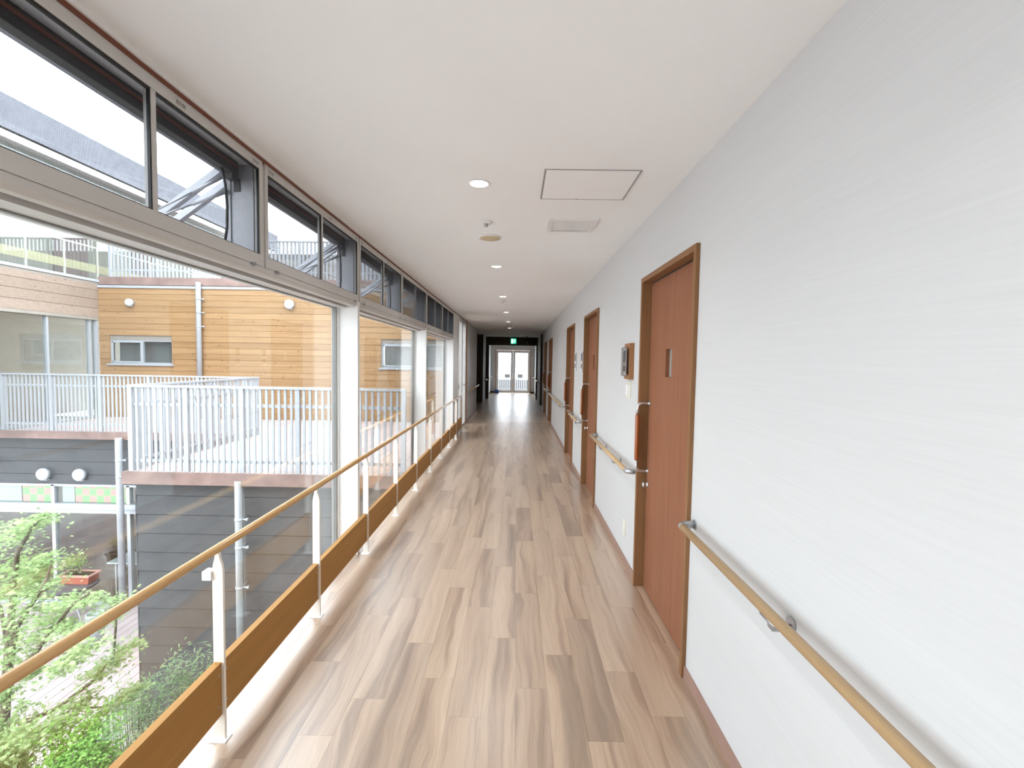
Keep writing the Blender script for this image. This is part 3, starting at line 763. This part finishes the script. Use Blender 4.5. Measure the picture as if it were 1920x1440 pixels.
# upper roof deck railing
def railing(name, label, axis, a0, a1, c, z0, z1, pitch, wdt, rails, postev, mat='white_steel', dep=.018):
    t = thing('deck_railing', label, 'railing', ((a0+a1)/2, c, z0) if axis == 'x' else (c, (a0+a1)/2, z0), 'white bar railings outside')
    h = z1-z0
    def bx(m, p, q, d0, d1, za, zb_):
        if axis == 'x': m.box(p, q, c+d0, c+d1, za, zb_)
        else: m.box(c+d0, c+d1, p, q, za, zb_)
        return m
    bar = MB(); po = MB()
    if axis == 'x': bar.box(-wdt/2, wdt/2, -dep/2, dep/2, 0, h-.03); po.box(-.03, .03, -.02, .025, -.02, h-.03)
    else: bar.box(-dep/2, dep/2, -wdt/2, wdt/2, 0, h-.03); po.box(-.02, .025, -.03, .03, -.02, h-.03)
    bm_, pm_ = bar.mesh('bar', mat), po.mesh('post', mat)
    bx(MB(), a0-.03, a1+.03, -.03, .03, z1-.03, z1).build('top_rail', mat, t)
    for zr in rails: bx(MB(), a0, a1, dep/2, dep/2+.02, z0+zr-.02, z0+zr+.02).build('cross_rail', mat, t)
    k = 0; n_ = int((a1-a0)/pitch+.5)
    for k in range(n_+1):
        a = a0+(a1-a0)*k/n_; loc = (a, c, z0) if axis == 'x' else (c, a, z0)
        isp = k % postev == 0 or k == n_
        inst('post' if isp else 'bar', pm_ if isp else bm_, loc, t)
    return t
railing('r', 'white bar railing on the roof terrace above the orange timber wall', 'x', -10.3, -1.9, 11.75, 3.5, 4.47, .0995, .048, (.20,), 12)
# upper storey set back behind the roof terrace
us = thing('upper_storey', 'pale upper storey wall standing back behind the roof terrace railing', 'building', (-6, 15, 3.45))
plain('upper_wall', (.13, .12, .12), .6, 0, .3, .15, 2)
MB().box(-10.0, -1.3, 15.6, 15.8, 3.45, 5.0).build('wall', 'upper_wall', us)
for k in range(5): MB().box(-9.6+k*1.65, -8.9+k*1.65, 15.56, 15.6, 3.5, 4.8).build('wall_panel', 'room_wall', us)

# ------------------------------------------------------------------ upper deck with railings
dk = thing('timber_deck', 'pinkish timber deck at corridor level beside the timber building', 'deck', (-5, 8, 0))
DBW = .125
x = -5.17
while x < -1.5:
    MB().box(x+.003, min(x+DBW-.003, -1.47), 6.1, YB-.01, -.035, -.002).build('deck_board', 'deck_wood', dk); x += DBW
x = -5.17-DBW
while x > -10.4:
    MB().box(x+.003, x+DBW-.003, 9.2, YB-.01, -.035, -.002).build('deck_board', 'deck_wood', dk); x -= DBW
for (p, q) in ((-5.24, -4.02), (-4.018, -2.75), (-2.748, -1.47)): MB().box(p, q, 6.06, 6.10, -.165, -.0).build('fascia_board', 'fascia_brown', dk)
for (p, q) in ((-10.4, -8.4), (-8.398, -5.21)): MB().box(p, q, 9.16, 9.20, -.15, .0).build('fascia_board', 'fascia_brown', dk)
MB().box(-5.24, -5.19, 6.10, 9.20, -.165, .0).build('fascia_board', 'fascia_brown', dk)
MB().box(-5.17, -1.47, 6.10, YB, -.095, -.036).build('deck_base', 'charcoal_siding', dk)
MB().box(-10.4, -5.17, 9.20, YB, -.095, -.036).build('deck_base', 'charcoal_siding', dk)
railing('f', 'white bar railing along the near edge of the deck, closest to the glass', 'x', -5.15, -1.49, 6.13, .0, 1.16, .083, .032, (.14, .90), 9)
railing('s', 'white bar railing along the left side of the near deck', 'y', 6.22, 9.16, -5.15, .0, 1.16, .083, .032, (.14, .90), 9)
railing('b', 'white bar railing along the back deck on the far left', 'x', -10.35, -5.22, 9.23, .0, 1.155, .083, .034, (.14, .92), 12)

# ------------------------------------------------------------------ charcoal block under the near deck
cb = thing('charcoal_block', 'dark charcoal sided ground floor wall below the near deck', 'building', (-3.3, 6.25, GZ))
SB = .265
def siding(parent, x0, x1, y, z0, z1):
    z = z1
    while z > z0+.02:
        zl = max(z-SB, z0)
        MB().prism([(y+.012, zl), (y+.012, z-.009), (y+.004, z-.009), (y-.008, zl+.003), (y-.008, zl)], 'x', x0, x1).build('siding_board', 'charcoal_siding', parent)
        z -= SB
siding(cb, -5.2, -1.44, 6.25, GZ, -.10)
MB().box(-5.2, -1.44, 6.28, 6.9, GZ, -.10).build('core_wall', 'black_metal', cb)
MB().box(-5.215, -5.2, 6.245, 9.3, GZ, -.30).build('side_wall', 'charcoal_siding', cb)

# ------------------------------------------------------------------ ground floor window wall under the back deck
gf = thing('garden_room', 'ground floor glazed wall with charcoal siding below the back deck', 'building', (-8.5, 9.4, GZ))
siding(gf, -12.4, -5.22, 9.37, -1.13, -.12)
MB().box(-12.4, -5.22, 9.40, 9.5, -1.13, -.12).build('core_wall', 'black_metal', gf)
f = MB()
f.box(-12.4, -5.22, 9.30, 9.44, -1.60, -1.52); f.box(-12.4, -5.22, 9.28, 9.44, -1.70, -1.64); f.box(-12.4, -5.22, 9.32, 9.44, -1.64, -1.60); f.box(-12.4, -5.22, 9.33, 9.44, -1.16, -1.12)
for xm in (-11.0, -9.5, -7.94, -6.4): f.box(xm-.035, xm+.035, 9.33, 9.43, GZ, -1.13)
f.box(-12.4, -5.22, 9.33, 9.44, GZ, GZ+.06)
f.build('window_frame', 'galv', gf)
for (a, b) in ((-12.4, -11.035), (-10.965, -9.535), (-9.465, -7.975), (-7.905, -6.435), (-6.365, -5.22)):
    MB().box(a, b, 9.375, 9.381, GZ+.06, -1.70).build('lower_pane', 'wing_glass', gf)
    MB().box(a, b, 9.375, 9.381, -1.52, -1.16).build('upper_pane', 'wing_glass', gf)
rm = MB(); rm.box(-12.4, -5.22, 13.0, 13.1, GZ, -.3); rm.box(-12.5, -12.4, 9.4, 13.1, GZ, -.3); rm.box(-5.22, -5.1, 9.5, 13.1, GZ, -.3)
rm.build('room_wall', 'room_brown', gf)
MB().box(-12.4, -5.22, 9.44, 13.0, GZ-.05, GZ+.01).build('room_floor', 'room_brown', gf)
MB().box(-12.4, -5.22, 9.5, 13.0, -.40, -.30).build('room_ceiling', 'room_wall', gf)
def paper_panel(a, b, label):
    t = tag(MB().box(0, b-a, 0, .004, 0, .345).build('checkered_panel', 'checker_paper'), label, 'panel'); t.location = (a, 9.40, -1.512)
paper_panel(-10.19, -9.56, 'shorter green and pink checkered panel in the upper window strip')
paper_panel(-9.09, -7.98, 'longer green and pink checkered panel in the upper window strip')
tag(MB().box(-10.95, -10.22, 9.40, 9.404, -1.51, -1.17).build('paper_panel', 'paper_pale'), 'pale blank panel left of the checkered panels in the window strip', 'panel')
tag(MB().box(-9.36, -9.11, 9.40, 9.404, -1.51, -1.17).build('paper_panel', 'paper_pale'), 'narrow pale blank panel between the two checkered panels', 'panel')
round_vent(-9.64, 9.37, -.91, .125, 'left of two round white vent caps on the charcoal wall')
round_vent(-8.895, 9.37, -.91, .125, 'right of two round white vent caps on the charcoal wall')

# ------------------------------------------------------------------ left wing across the courtyard
lw = thing('left_wing', 'far left wing with glazed corridors and weathered timber band', 'building', (-10.4, 9, 0))
WX = -10.4
for k in range(4):
    z0 = 2.47+k*.2225
    m = MB(); y0, y1 = 2.0, YB
    b = [(WX-.03, z0), (WX, z0), (WX+.004, z0+.006), (WX-.002, z0+.21), (WX-.008, z0+.2205), (WX-.03, z0+.2205)]
    m.v += [(x, y0, z) for (x, z) in b] + [(x, y1, z) for (x, z) in b]
    m.f += [tuple(range(6))[::-1], tuple(range(6, 12))] + [(i, (i+1) % 6, 6+(i+1) % 6, 6+i) for i in range(6)]
    m.build('band_board', 'weathered', lw)
MB().box(WX-.25, WX-.03, 2.0, YB, 2.47, 3.33).build('band_core', 'room_wall', lw)
MB().box(-12.7, WX, 2.0, 20.0, 3.25, 3.36).build('upper_floor', 'room_wall', lw)
MB().box(WX-.02, WX+.03, 2.0, 20.0, 3.34, 3.40).build('sill_strip', 'white_steel', lw)
MB().box(-12.75, -12.6, 2.0, 20.0, -.1, 5.86).build('inner_wall', 'room_wall', lw)
MB().box(-12.7, WX, 2.0, 20.0, 2.40, 2.50).build('lower_ceiling', 'room_wall', lw)
MB().box(-12.6, WX-.02, 2.0, YB, -.1, 0).build('lower_floor', 'room_wall', lw)
MB().box(-12.9, WX+.12, 2.0, 20.0, 5.86, 6.05).build('roof_soffit', 'white_paint', lw)
MB().prism([(-12.9, 6.0), (WX+.12, 6.0), (WX+.12, 6.72), (-12.9, 7.6)], 'y', 2.0, 20.0).build('roof', 'roof_metal', lw)
for (a, b) in ((2.0, 5.0), (5.0, 7.66), (7.66, 10.27), (10.27, 11.30), (11.30, YB)):
    MB().box(WX-.10, WX-.09, a+.02, b-.02, .04, 2.42).build('lower_pane', 'wing_glass', lw)
m_ = MB()
for y in (5.0, 7.66, 10.27, 11.30): m_.box(WX-.13, WX-.05, y-.025, y+.025, .0, 2.47)
m_.box(WX-.13, WX-.03, YB-.06, YB, 0, 2.47); m_.box(WX-.13, WX-.05, 2.0, YB, 2.40, 2.47); m_.box(WX-.13, WX-.05, 2.0, YB, 0, .05)
m_.build('mullion_frame', 'white_steel', lw)
for (a, b) in ((2.0, 5.6), (5.6, 9.2), (9.2, 12.8), (12.8, 16.4), (16.4, 20.0)):
    MB().box(WX-.10, WX-.09, a+.02, b-.02, 3.40, 5.86).build('upper_pane', 'wing_glass', lw)
MB().tube([(WX-.35, 2.0, 4.25), (WX-.35, 20.0, 4.25)], .022, 10).build('inner_handrail', 'cream_post', lw, True)
for k in range(18):
    MB().box(WX-.365, WX-.335, 2.3+k*.87, 2.33+k*.87, 3.36, 4.25).build('inner_post', 'cream_post', lw)
plain('cream_board', (.42, .36, .22), .5)
MB().box(WX-.36, WX-.34, 2.0, 20.0, 3.62, 3.82).build('inner_kick_board', 'cream_board', lw)
for y in (3.0, 6.0, 9.9, 12.6, 15.2): MB().box(-12.6, -12.57, y, y+1.0, 3.36, 5.4).build('inner_door', 'room_door', lw)
for y in (3.5, 7.0, 8.9): MB().box(-12.6, -12.57, y, y+.95, 0, 2.1).build('inner_door', 'door_leaf', lw)

# ------------------------------------------------------------------ courtyard floor
gs = struct(MB().box(-30, 6, -12, 13.2, GZ-.4, GZ-.065).build('ground', 'pale_gravel'))
te = thing('terrace', 'pale pinkish timber terrace on the courtyard floor below', 'terrace', (-8, 5, GZ))
MB().box(-13.5, -5.12, -7.9, 9.3, GZ-.06, GZ-.032).build('terrace_base', 'black_metal', te)
TB = .167; x = -5.12
while x > -13.5:
    MB().box(x-TB+.008, x, -7.9, 9.32, GZ-.03, GZ).build('terrace_board', 'terrace_wood', te); x -= TB
# the corridor building below our floor, and lower walls closing the courtyard behind
lowb = thing('corridor_base', 'charcoal outer wall of the storey under the corridor', 'building', (-1.42, 2, GZ))
MB().box(-1.44, -1.36, Y0, 6.25, GZ, -.05).build('wall', 'charcoal_siding', lowb)
sw = thing('south_wing', 'plain rendered wing closing the courtyard behind the camera', 'building', (-6, -8, GZ))
MB().box(-12.9, -1.5, -9.0, -8.0, GZ, 5.9).build('wall', 'pale_render', sw)  # out of view; pale colour reflects more light into courtyard and corridor

# ------------------------------------------------------------------ courtyard furniture
TX, TY = -8.53, 8.72; TZ = GZ+.72
t = thing('round_table', 'round black mesh garden table on the courtyard terrace', 'table', (TX, TY, GZ))
MB().lathe([(.385, TZ-.012), (.39, TZ-.006), (.39, TZ+.002), (.385, TZ+.006), (.37, TZ+.004), (.37, TZ-.004)], 36, (TX, TY, 0)).build('table_rim', 'black_metal', t, True)
plain('mesh_grey', (.13, .125, .13), .5, .3)
MB().lathe([(.372, TZ-.003), (.372, TZ+.001)], 36, (TX, TY, 0)).build('table_top', 'mesh_grey', t)
for a in (.6, 2.7, 4.8):
    MB().tube([(TX+.30*math.cos(a), TY+.30*math.sin(a), TZ-.01), (TX-.05*math.cos(a), TY-.05*math.sin(a), TZ-.36), (TX-.34*math.cos(a), TY-.34*math.sin(a), GZ+.01)], .011, 8).build('leg', 'galv', t, True)
PZ = TZ+.006
t = thing('planter', 'terracotta planter box on the round black table', 'planter', (TX-.02, TY+.14, PZ))
px0, px1, py0, py1 = TX-.30, TX+.28, TY+.02, TY+.27
o_ = MB(); o_.prism([(px0+.03, PZ), (px1-.03, PZ), (px1, PZ+.15), (px0, PZ+.15)], 'y', py0+.01, py1-.01); o_.build('tub', 'terracotta', t)
r_ = MB(); r_.box(px0-.02, px1+.02, py0-.02, py0+.015, PZ+.145, PZ+.175); r_.box(px0-.02, px1+.02, py1-.015, py1+.02, PZ+.145, PZ+.175); r_.box(px0-.02, px0+.015, py0+.015, py1-.015, PZ+.145, PZ+.175); r_.box(px1-.015, px1+.02, py0+.015, py1-.015, PZ+.145, PZ+.175)
r_.build('rim', 'pot_rim', t)
MB().box(px0+.015, px1-.015, py0+.015, py1-.015, PZ+.14, PZ+.155).build('soil', 'soil', t)
t = thing('plant_pot', 'white perforated round pot standing on the terrace by the round table', 'pot', (-7.45, 8.0, GZ))
MB().lathe([(.095, 0), (.11, .01), (.125, .5), (.135, .56), (.135, .60), (.12, .60), (.115, .55), (.10, .52)], 24, (-7.45, 8.0, GZ)).build('body', 'white_steel', t, True)
pf = MB()
for j in range(9):
    for i in range(18):
        a = 2*math.pi*(i+.5*(j % 2))/18; rr = .112+.013*(j*.055+.05)/.5
        pf.box(-7.45+rr*math.cos(a)-.007, -7.45+rr*math.cos(a)+.007, 8.0+rr*math.sin(a)-.007, 8.0+rr*math.sin(a)+.007, GZ+.05+j*.055, GZ+.065+j*.055)
po = pf.build('perforation', 'grey_alu', t); po['kind'] = 'stuff'
t = thing('folding_table', 'white folding table with crossed legs inside the courtyard window', 'table', (-8.0, 9.9, GZ))
MB().box(-8.75, -7.2, 9.7, 10.3, GZ+.70, GZ+.735).build('table_top', 'white_paint', t)
for (a, b) in (((-7.75, GZ+.01), (-7.35, GZ+.70)), ((-7.35, GZ+.01), (-7.75, GZ+.70)), ((-8.6, GZ+.01), (-8.6, GZ+.70)), ((-7.28, GZ+.01), (-7.28, GZ+.70))):
    MB().tube([(a[0], 9.75, a[1]), (b[0], 9.75, b[1])], .012, 8).build('leg', 'white_paint', t)

# ------------------------------------------------------------------ plants
def leaf_mesh(name, mat, size, kind):
    if kind == 'maple':
        pts = []
        for i in range(7):
            a = math.radians(-110+i*220/6) + math.pi/2; L = size*(1.0-.42*abs(i-3)/3)
            pts.append((L*math.cos(a), L*math.sin(a), -.10*L))
            if i < 6:
                a2 = a+math.radians(110/6); pts.append((size*.30*math.cos(a2), size*.30*math.sin(a2), .02*size))
        pts.append((0, -.12*size, 0))
        v = [(0, 0, .03*size)] + pts; f = [(0, i, i+1) for i in range(1, len(pts))] + [(0, len(pts), 1)]
    elif kind == 'lance':
        v = [(0, 0, 0), (size*.12, size*.4, .05*size), (0, size, -.05*size), (-size*.12, size*.4, .05*size), (0, size*.4, 0)]
        f = [(0, 1, 4), (1, 2, 4), (2, 3, 4), (3, 0, 4)]
    else:
        v = [(0, 0, 0), (size*.30, size*.45, .06*size), (0, size, 0), (-size*.30, size*.45, .06*size), (0, size*.5, -.02*size)]
        f = [(0, 1, 4), (1, 2, 4), (2, 3, 4), (3, 0, 4)]
    return v, f
def to_mesh(name, v, f, mat):
    me = bpy.data.meshes.new(name); me.from_pydata(v, [], f); me.materials.append(M[mat]); me.update(); return me
def scatter(v, f, xf, out):
    b = len(out.v); out.v += [tuple(xf @ Vector(p)) for p in v]; out.f += [tuple(b+i for i in q) for q in f]
clusters = [(-4.85,4.4,-.2,.2),(-4.72,4.4,-.12,.14),(-4.58,4.4,-.02,.08),(-5.03,4.5,-.57,.26),(-4.71,4.4,-.53,.21),(-4.50,4.3,-.42,.12),(-4.52,4.3,-.55,.10),(-4.65,4.2,-.65,.2),(-4.4,4.2,-.65,.17),(-4.07,4.1,-.70,.10),(-3.83,4.05,-.66,.08),(-4.43,4.1,-.82,.18),(-4.2,4.1,-.83,.16),(-3.98,4.0,-.88,.09),(-4.72,4.2,-1.17,.21),(-4.45,4.1,-1.19,.16),(-4.18,4.0,-.91,.14),(-3.77,3.9,-.85,.12),(-3.72,3.8,-1.0,.11),(-3.83,3.8,-1.11,.1),(-3.58,3.8,-.93,.1),(-4.31,4.0,-1.32,.08),(-4.57,4.0,-1.52,.06),(-3.72,4.2,-.76,.12),(-3.82,4.2,-.92,.11),(-3.84,4.3,-1.4,.15),(-3.72,4.3,-1.26,.12),(-4.0,4.3,-1.52,.12),(-3.76,4.4,-1.79,.11),(-3.98,4.4,-1.95,.13),(-3.93,3.9,-1.64,.15),(-4.12,3.8,-1.7,.16),(-3.94,4.1,-1.63,.11),(-4.06,3.9,-1.78,.13),(-4.19,3.7,-1.72,.17),
 (-5.3,4.6,-.35,.3),(-5.5,4.2,-.7,.35),(-5.2,4.7,-.9,.3),(-5.6,4.6,-1.1,.35),(-5.1,3.8,-1.0,.3)]
tree = thing('maple_tree', 'green japanese maple tree in the courtyard below the glass', 'tree', (-4.95, 4.25, GZ))
trunk = [(-4.95, 4.25, GZ), (-4.93, 4.25, -2.8), (-4.88, 4.24, -2.1), (-4.82, 4.22, -1.7)]
MB().tube(trunk, [.07, .06, .05, .042], 10).build('trunk', 'bark', tree, True)
fork = Vector((-4.82, 4.22, -1.7))
def branch(pts, r0):
    n_ = len(pts); MB().tube(pts, [r0*(1-.75*i/(n_-1)) for i in range(n_)], 7).build('branch', 'bark', tree, True)
branch([fork, (-4.62, 4.15, -1.42), (-4.4, 4.1, -1.22), (-4.18, 4.06, -.95), (-3.95, 4.05, -.68), (-3.82, 4.05, -.6)], .032)
branch([fork, (-4.74, 4.2, -1.4), (-4.62, 4.16, -1.0), (-4.48, 4.15, -.8), (-4.38, 4.2, -.6), (-4.4, 4.3, -.42)], .034)
branch([fork, (-4.86, 4.3, -1.3), (-4.9, 4.4, -.8), (-4.85, 4.4, -.4), (-4.7, 4.4, -.15), (-4.58, 4.4, -.02)], .036)
branch([(-4.4, 4.1, -1.22), (-4.15, 4.0, -1.12), (-3.92, 3.85, -1.05), (-3.72, 3.8, -.96), (-3.6, 3.8, -.92)], .014)
branch([(-4.87, 4.24, -2.0), (-4.5, 4.15, -1.88), (-4.2, 4.1, -1.72), (-3.98, 4.2, -1.55), (-3.84, 4.3, -1.36), (-3.76, 4.25, -1.0), (-3.72, 4.2, -.76)], .024)
branch([(-4.5, 4.15, -1.88), (-4.2, 3.85, -1.78), (-4.0, 3.9, -1.68)], .012)
branch([(-4.2, 4.1, -1.72), (-4.0, 4.35, -1.9), (-3.8, 4.4, -1.8)], .012)
branch([(-4.86, 4.3, -1.3), (-5.15, 4.5, -1.0), (-5.4, 4.5, -.7)], .022)
lv, lf = leaf_mesh('leaf', 'maple_leaf', .040, 'maple')
leaf_me = to_mesh('leaf', lv, lf, 'maple_leaf')
spots = []
for (cx, cy, cz, r) in clusters:
    for i in range(int(70+r*850)):
        u = random.gauss(0, .5), random.gauss(0, .5), random.gauss(0, .22)
        spots.append((Vector((cx+u[0]*r*1.1, cy+u[1]*r*1.6, cz+u[2]*r*1.2)), random.uniform(.6, 1.15)))
spots.sort(key=lambda s: s[0].length)
fol = MB()
for i, (p, sc) in enumerate(spots):
    e = Euler((random.gauss(-.25, .35), random.gauss(0, .35), random.uniform(0, 6.28)))
    if i < 280: inst('leaf', leaf_me, p, tree, e, (sc,)*3)
    else: scatter(lv, lf, Matrix.Translation(p) @ e.to_matrix().to_4x4() @ Matrix.Scale(sc, 4), fol)
fo = bpy.data.objects.new('foliage', to_mesh('foliage', fol.v, fol.f, 'maple_leaf')); COL.objects.link(fo); adopt(fo, tree); fo['kind'] = 'stuff'
def shrub(label, base, h, rad, n_, size, kind, mat, stems, name='shrub', low=.35):
    t = thing(name, label, 'shrub' if name == 'shrub' else 'plant', base, 'shrubs in the courtyard bed' if name == 'shrub' else None); st = MB()
    tips = []
    for k in range(stems):
        a = random.uniform(0, 6.28); q = rad*math.sqrt(random.random())
        top = Vector((base[0]+q*math.cos(a), base[1]+q*math.sin(a), base[2]+h*random.uniform(.72, 1.0)))
        b0 = Vector((base[0]+.25*q*math.cos(a), base[1]+.25*q*math.sin(a), base[2]))
        mid = b0.lerp(top, .5)+Vector((q*.15*math.cos(a), q*.15*math.sin(a), 0))
        st.tube([b0, mid, top], [.007, .004, .0015], 5); tips.append((b0, mid, top))
    st.build('stem', 'bark', t, True)
    v, f = leaf_mesh('leaf', mat, size, kind); out = MB()
    for i in range(n_):
        b0, mid, top = random.choice(tips); u = low+(1.04-low)*math.sqrt(random.random())
        p = b0.lerp(mid, u*2) if u < .5 else mid.lerp(top, (u-.5)*2)
        p = p+Vector((random.gauss(0, .06), random.gauss(0, .06), random.gauss(.015, .045)))
        e = Euler((random.uniform(-.5, 1.1), random.gauss(0, .4), random.uniform(0, 6.28)))
        scatter(v, f, Matrix.Translation(p) @ e.to_matrix().to_4x4() @ Matrix.Scale(random.uniform(.6, 1.2), 4), out)
    o = bpy.data.objects.new('foliage', to_mesh('foliage', out.v, out.f, mat)); COL.objects.link(o); adopt(o, t); o['kind'] = 'stuff'
shrub('bright green rounded shrub at the bottom left below the glass', (-3.74, 3.85, GZ), 1.98, .24, 9000, .038, 'oval', 'shrub_leaf', 90, low=.55)
shrub('pale leafy shrub behind the bright green one at bottom left', (-4.42, 3.75, GZ), 2.08, .32, 5000, .05, 'oval', 'maple_leaf', 60, low=.5)
shrub('feathery upright shrub at the left corner of the charcoal wall', (-4.30, 5.1, GZ), 1.45, .30, 1500, .075, 'lance', 'nandina_leaf', 40, low=.3)
shrub('feathery upright shrub in front of the middle of the charcoal wall', (-4.02, 5.62, GZ), 1.50, .26, 1200, .075, 'lance', 'nandina_leaf', 30, low=.3)
shrub('low feathery shrub close under the glass before the charcoal wall', (-3.72, 4.65, GZ), 1.25, .32, 1700, .075, 'lance', 'nandina_leaf', 34, low=.3)
shrub('small green plant growing in the terracotta planter', (TX-.10, TY+.14, PZ+.14), .34, .16, 420, .05, 'lance', 'shrub_leaf', 16, 'potted_plant', low=.2)

# ------------------------------------------------------------------ beyond the end doors
bal = thing('balcony_floor', 'pale balcony floor outside the end doors', 'balcony', (0, 23.4, -.1))
MB().box(-2.5, 2.2, YE+.12, 24.6, -.25, -.02).build('slab', 'slab', bal)
railing('e', 'white bar railing of the balcony outside the end doors', 'x', -1.8, 1.5, 24.4, -.02, .62, .11, .045, (.10,), 8)
hs = thing('neighbour_house', 'pale neighbouring house with sloped roof seen through the end doors', 'house', (-1, 40, GZ))
MB().box(-6.5, 5.5, 40, 46, GZ, -.05).build('base_wall', 'far_wall', hs)
MB().box(-6.5, 5.5, 40, 46, -.05, 1.1).build('wall', 'white_paint', hs)
plain('far_roof', (.55, .50, .50), .6)
MB().prism([(-7.2, 1.0), (6.2, 1.0), (-.2, 4.4)], 'y', 39.6, 46.4).build('roof', 'far_roof', hs)
for k in range(6): MB().box(-3.2+k*1.1, -2.75+k*1.1, 39.96, 40.0, .1, .42).build('window', 'black_metal', hs)
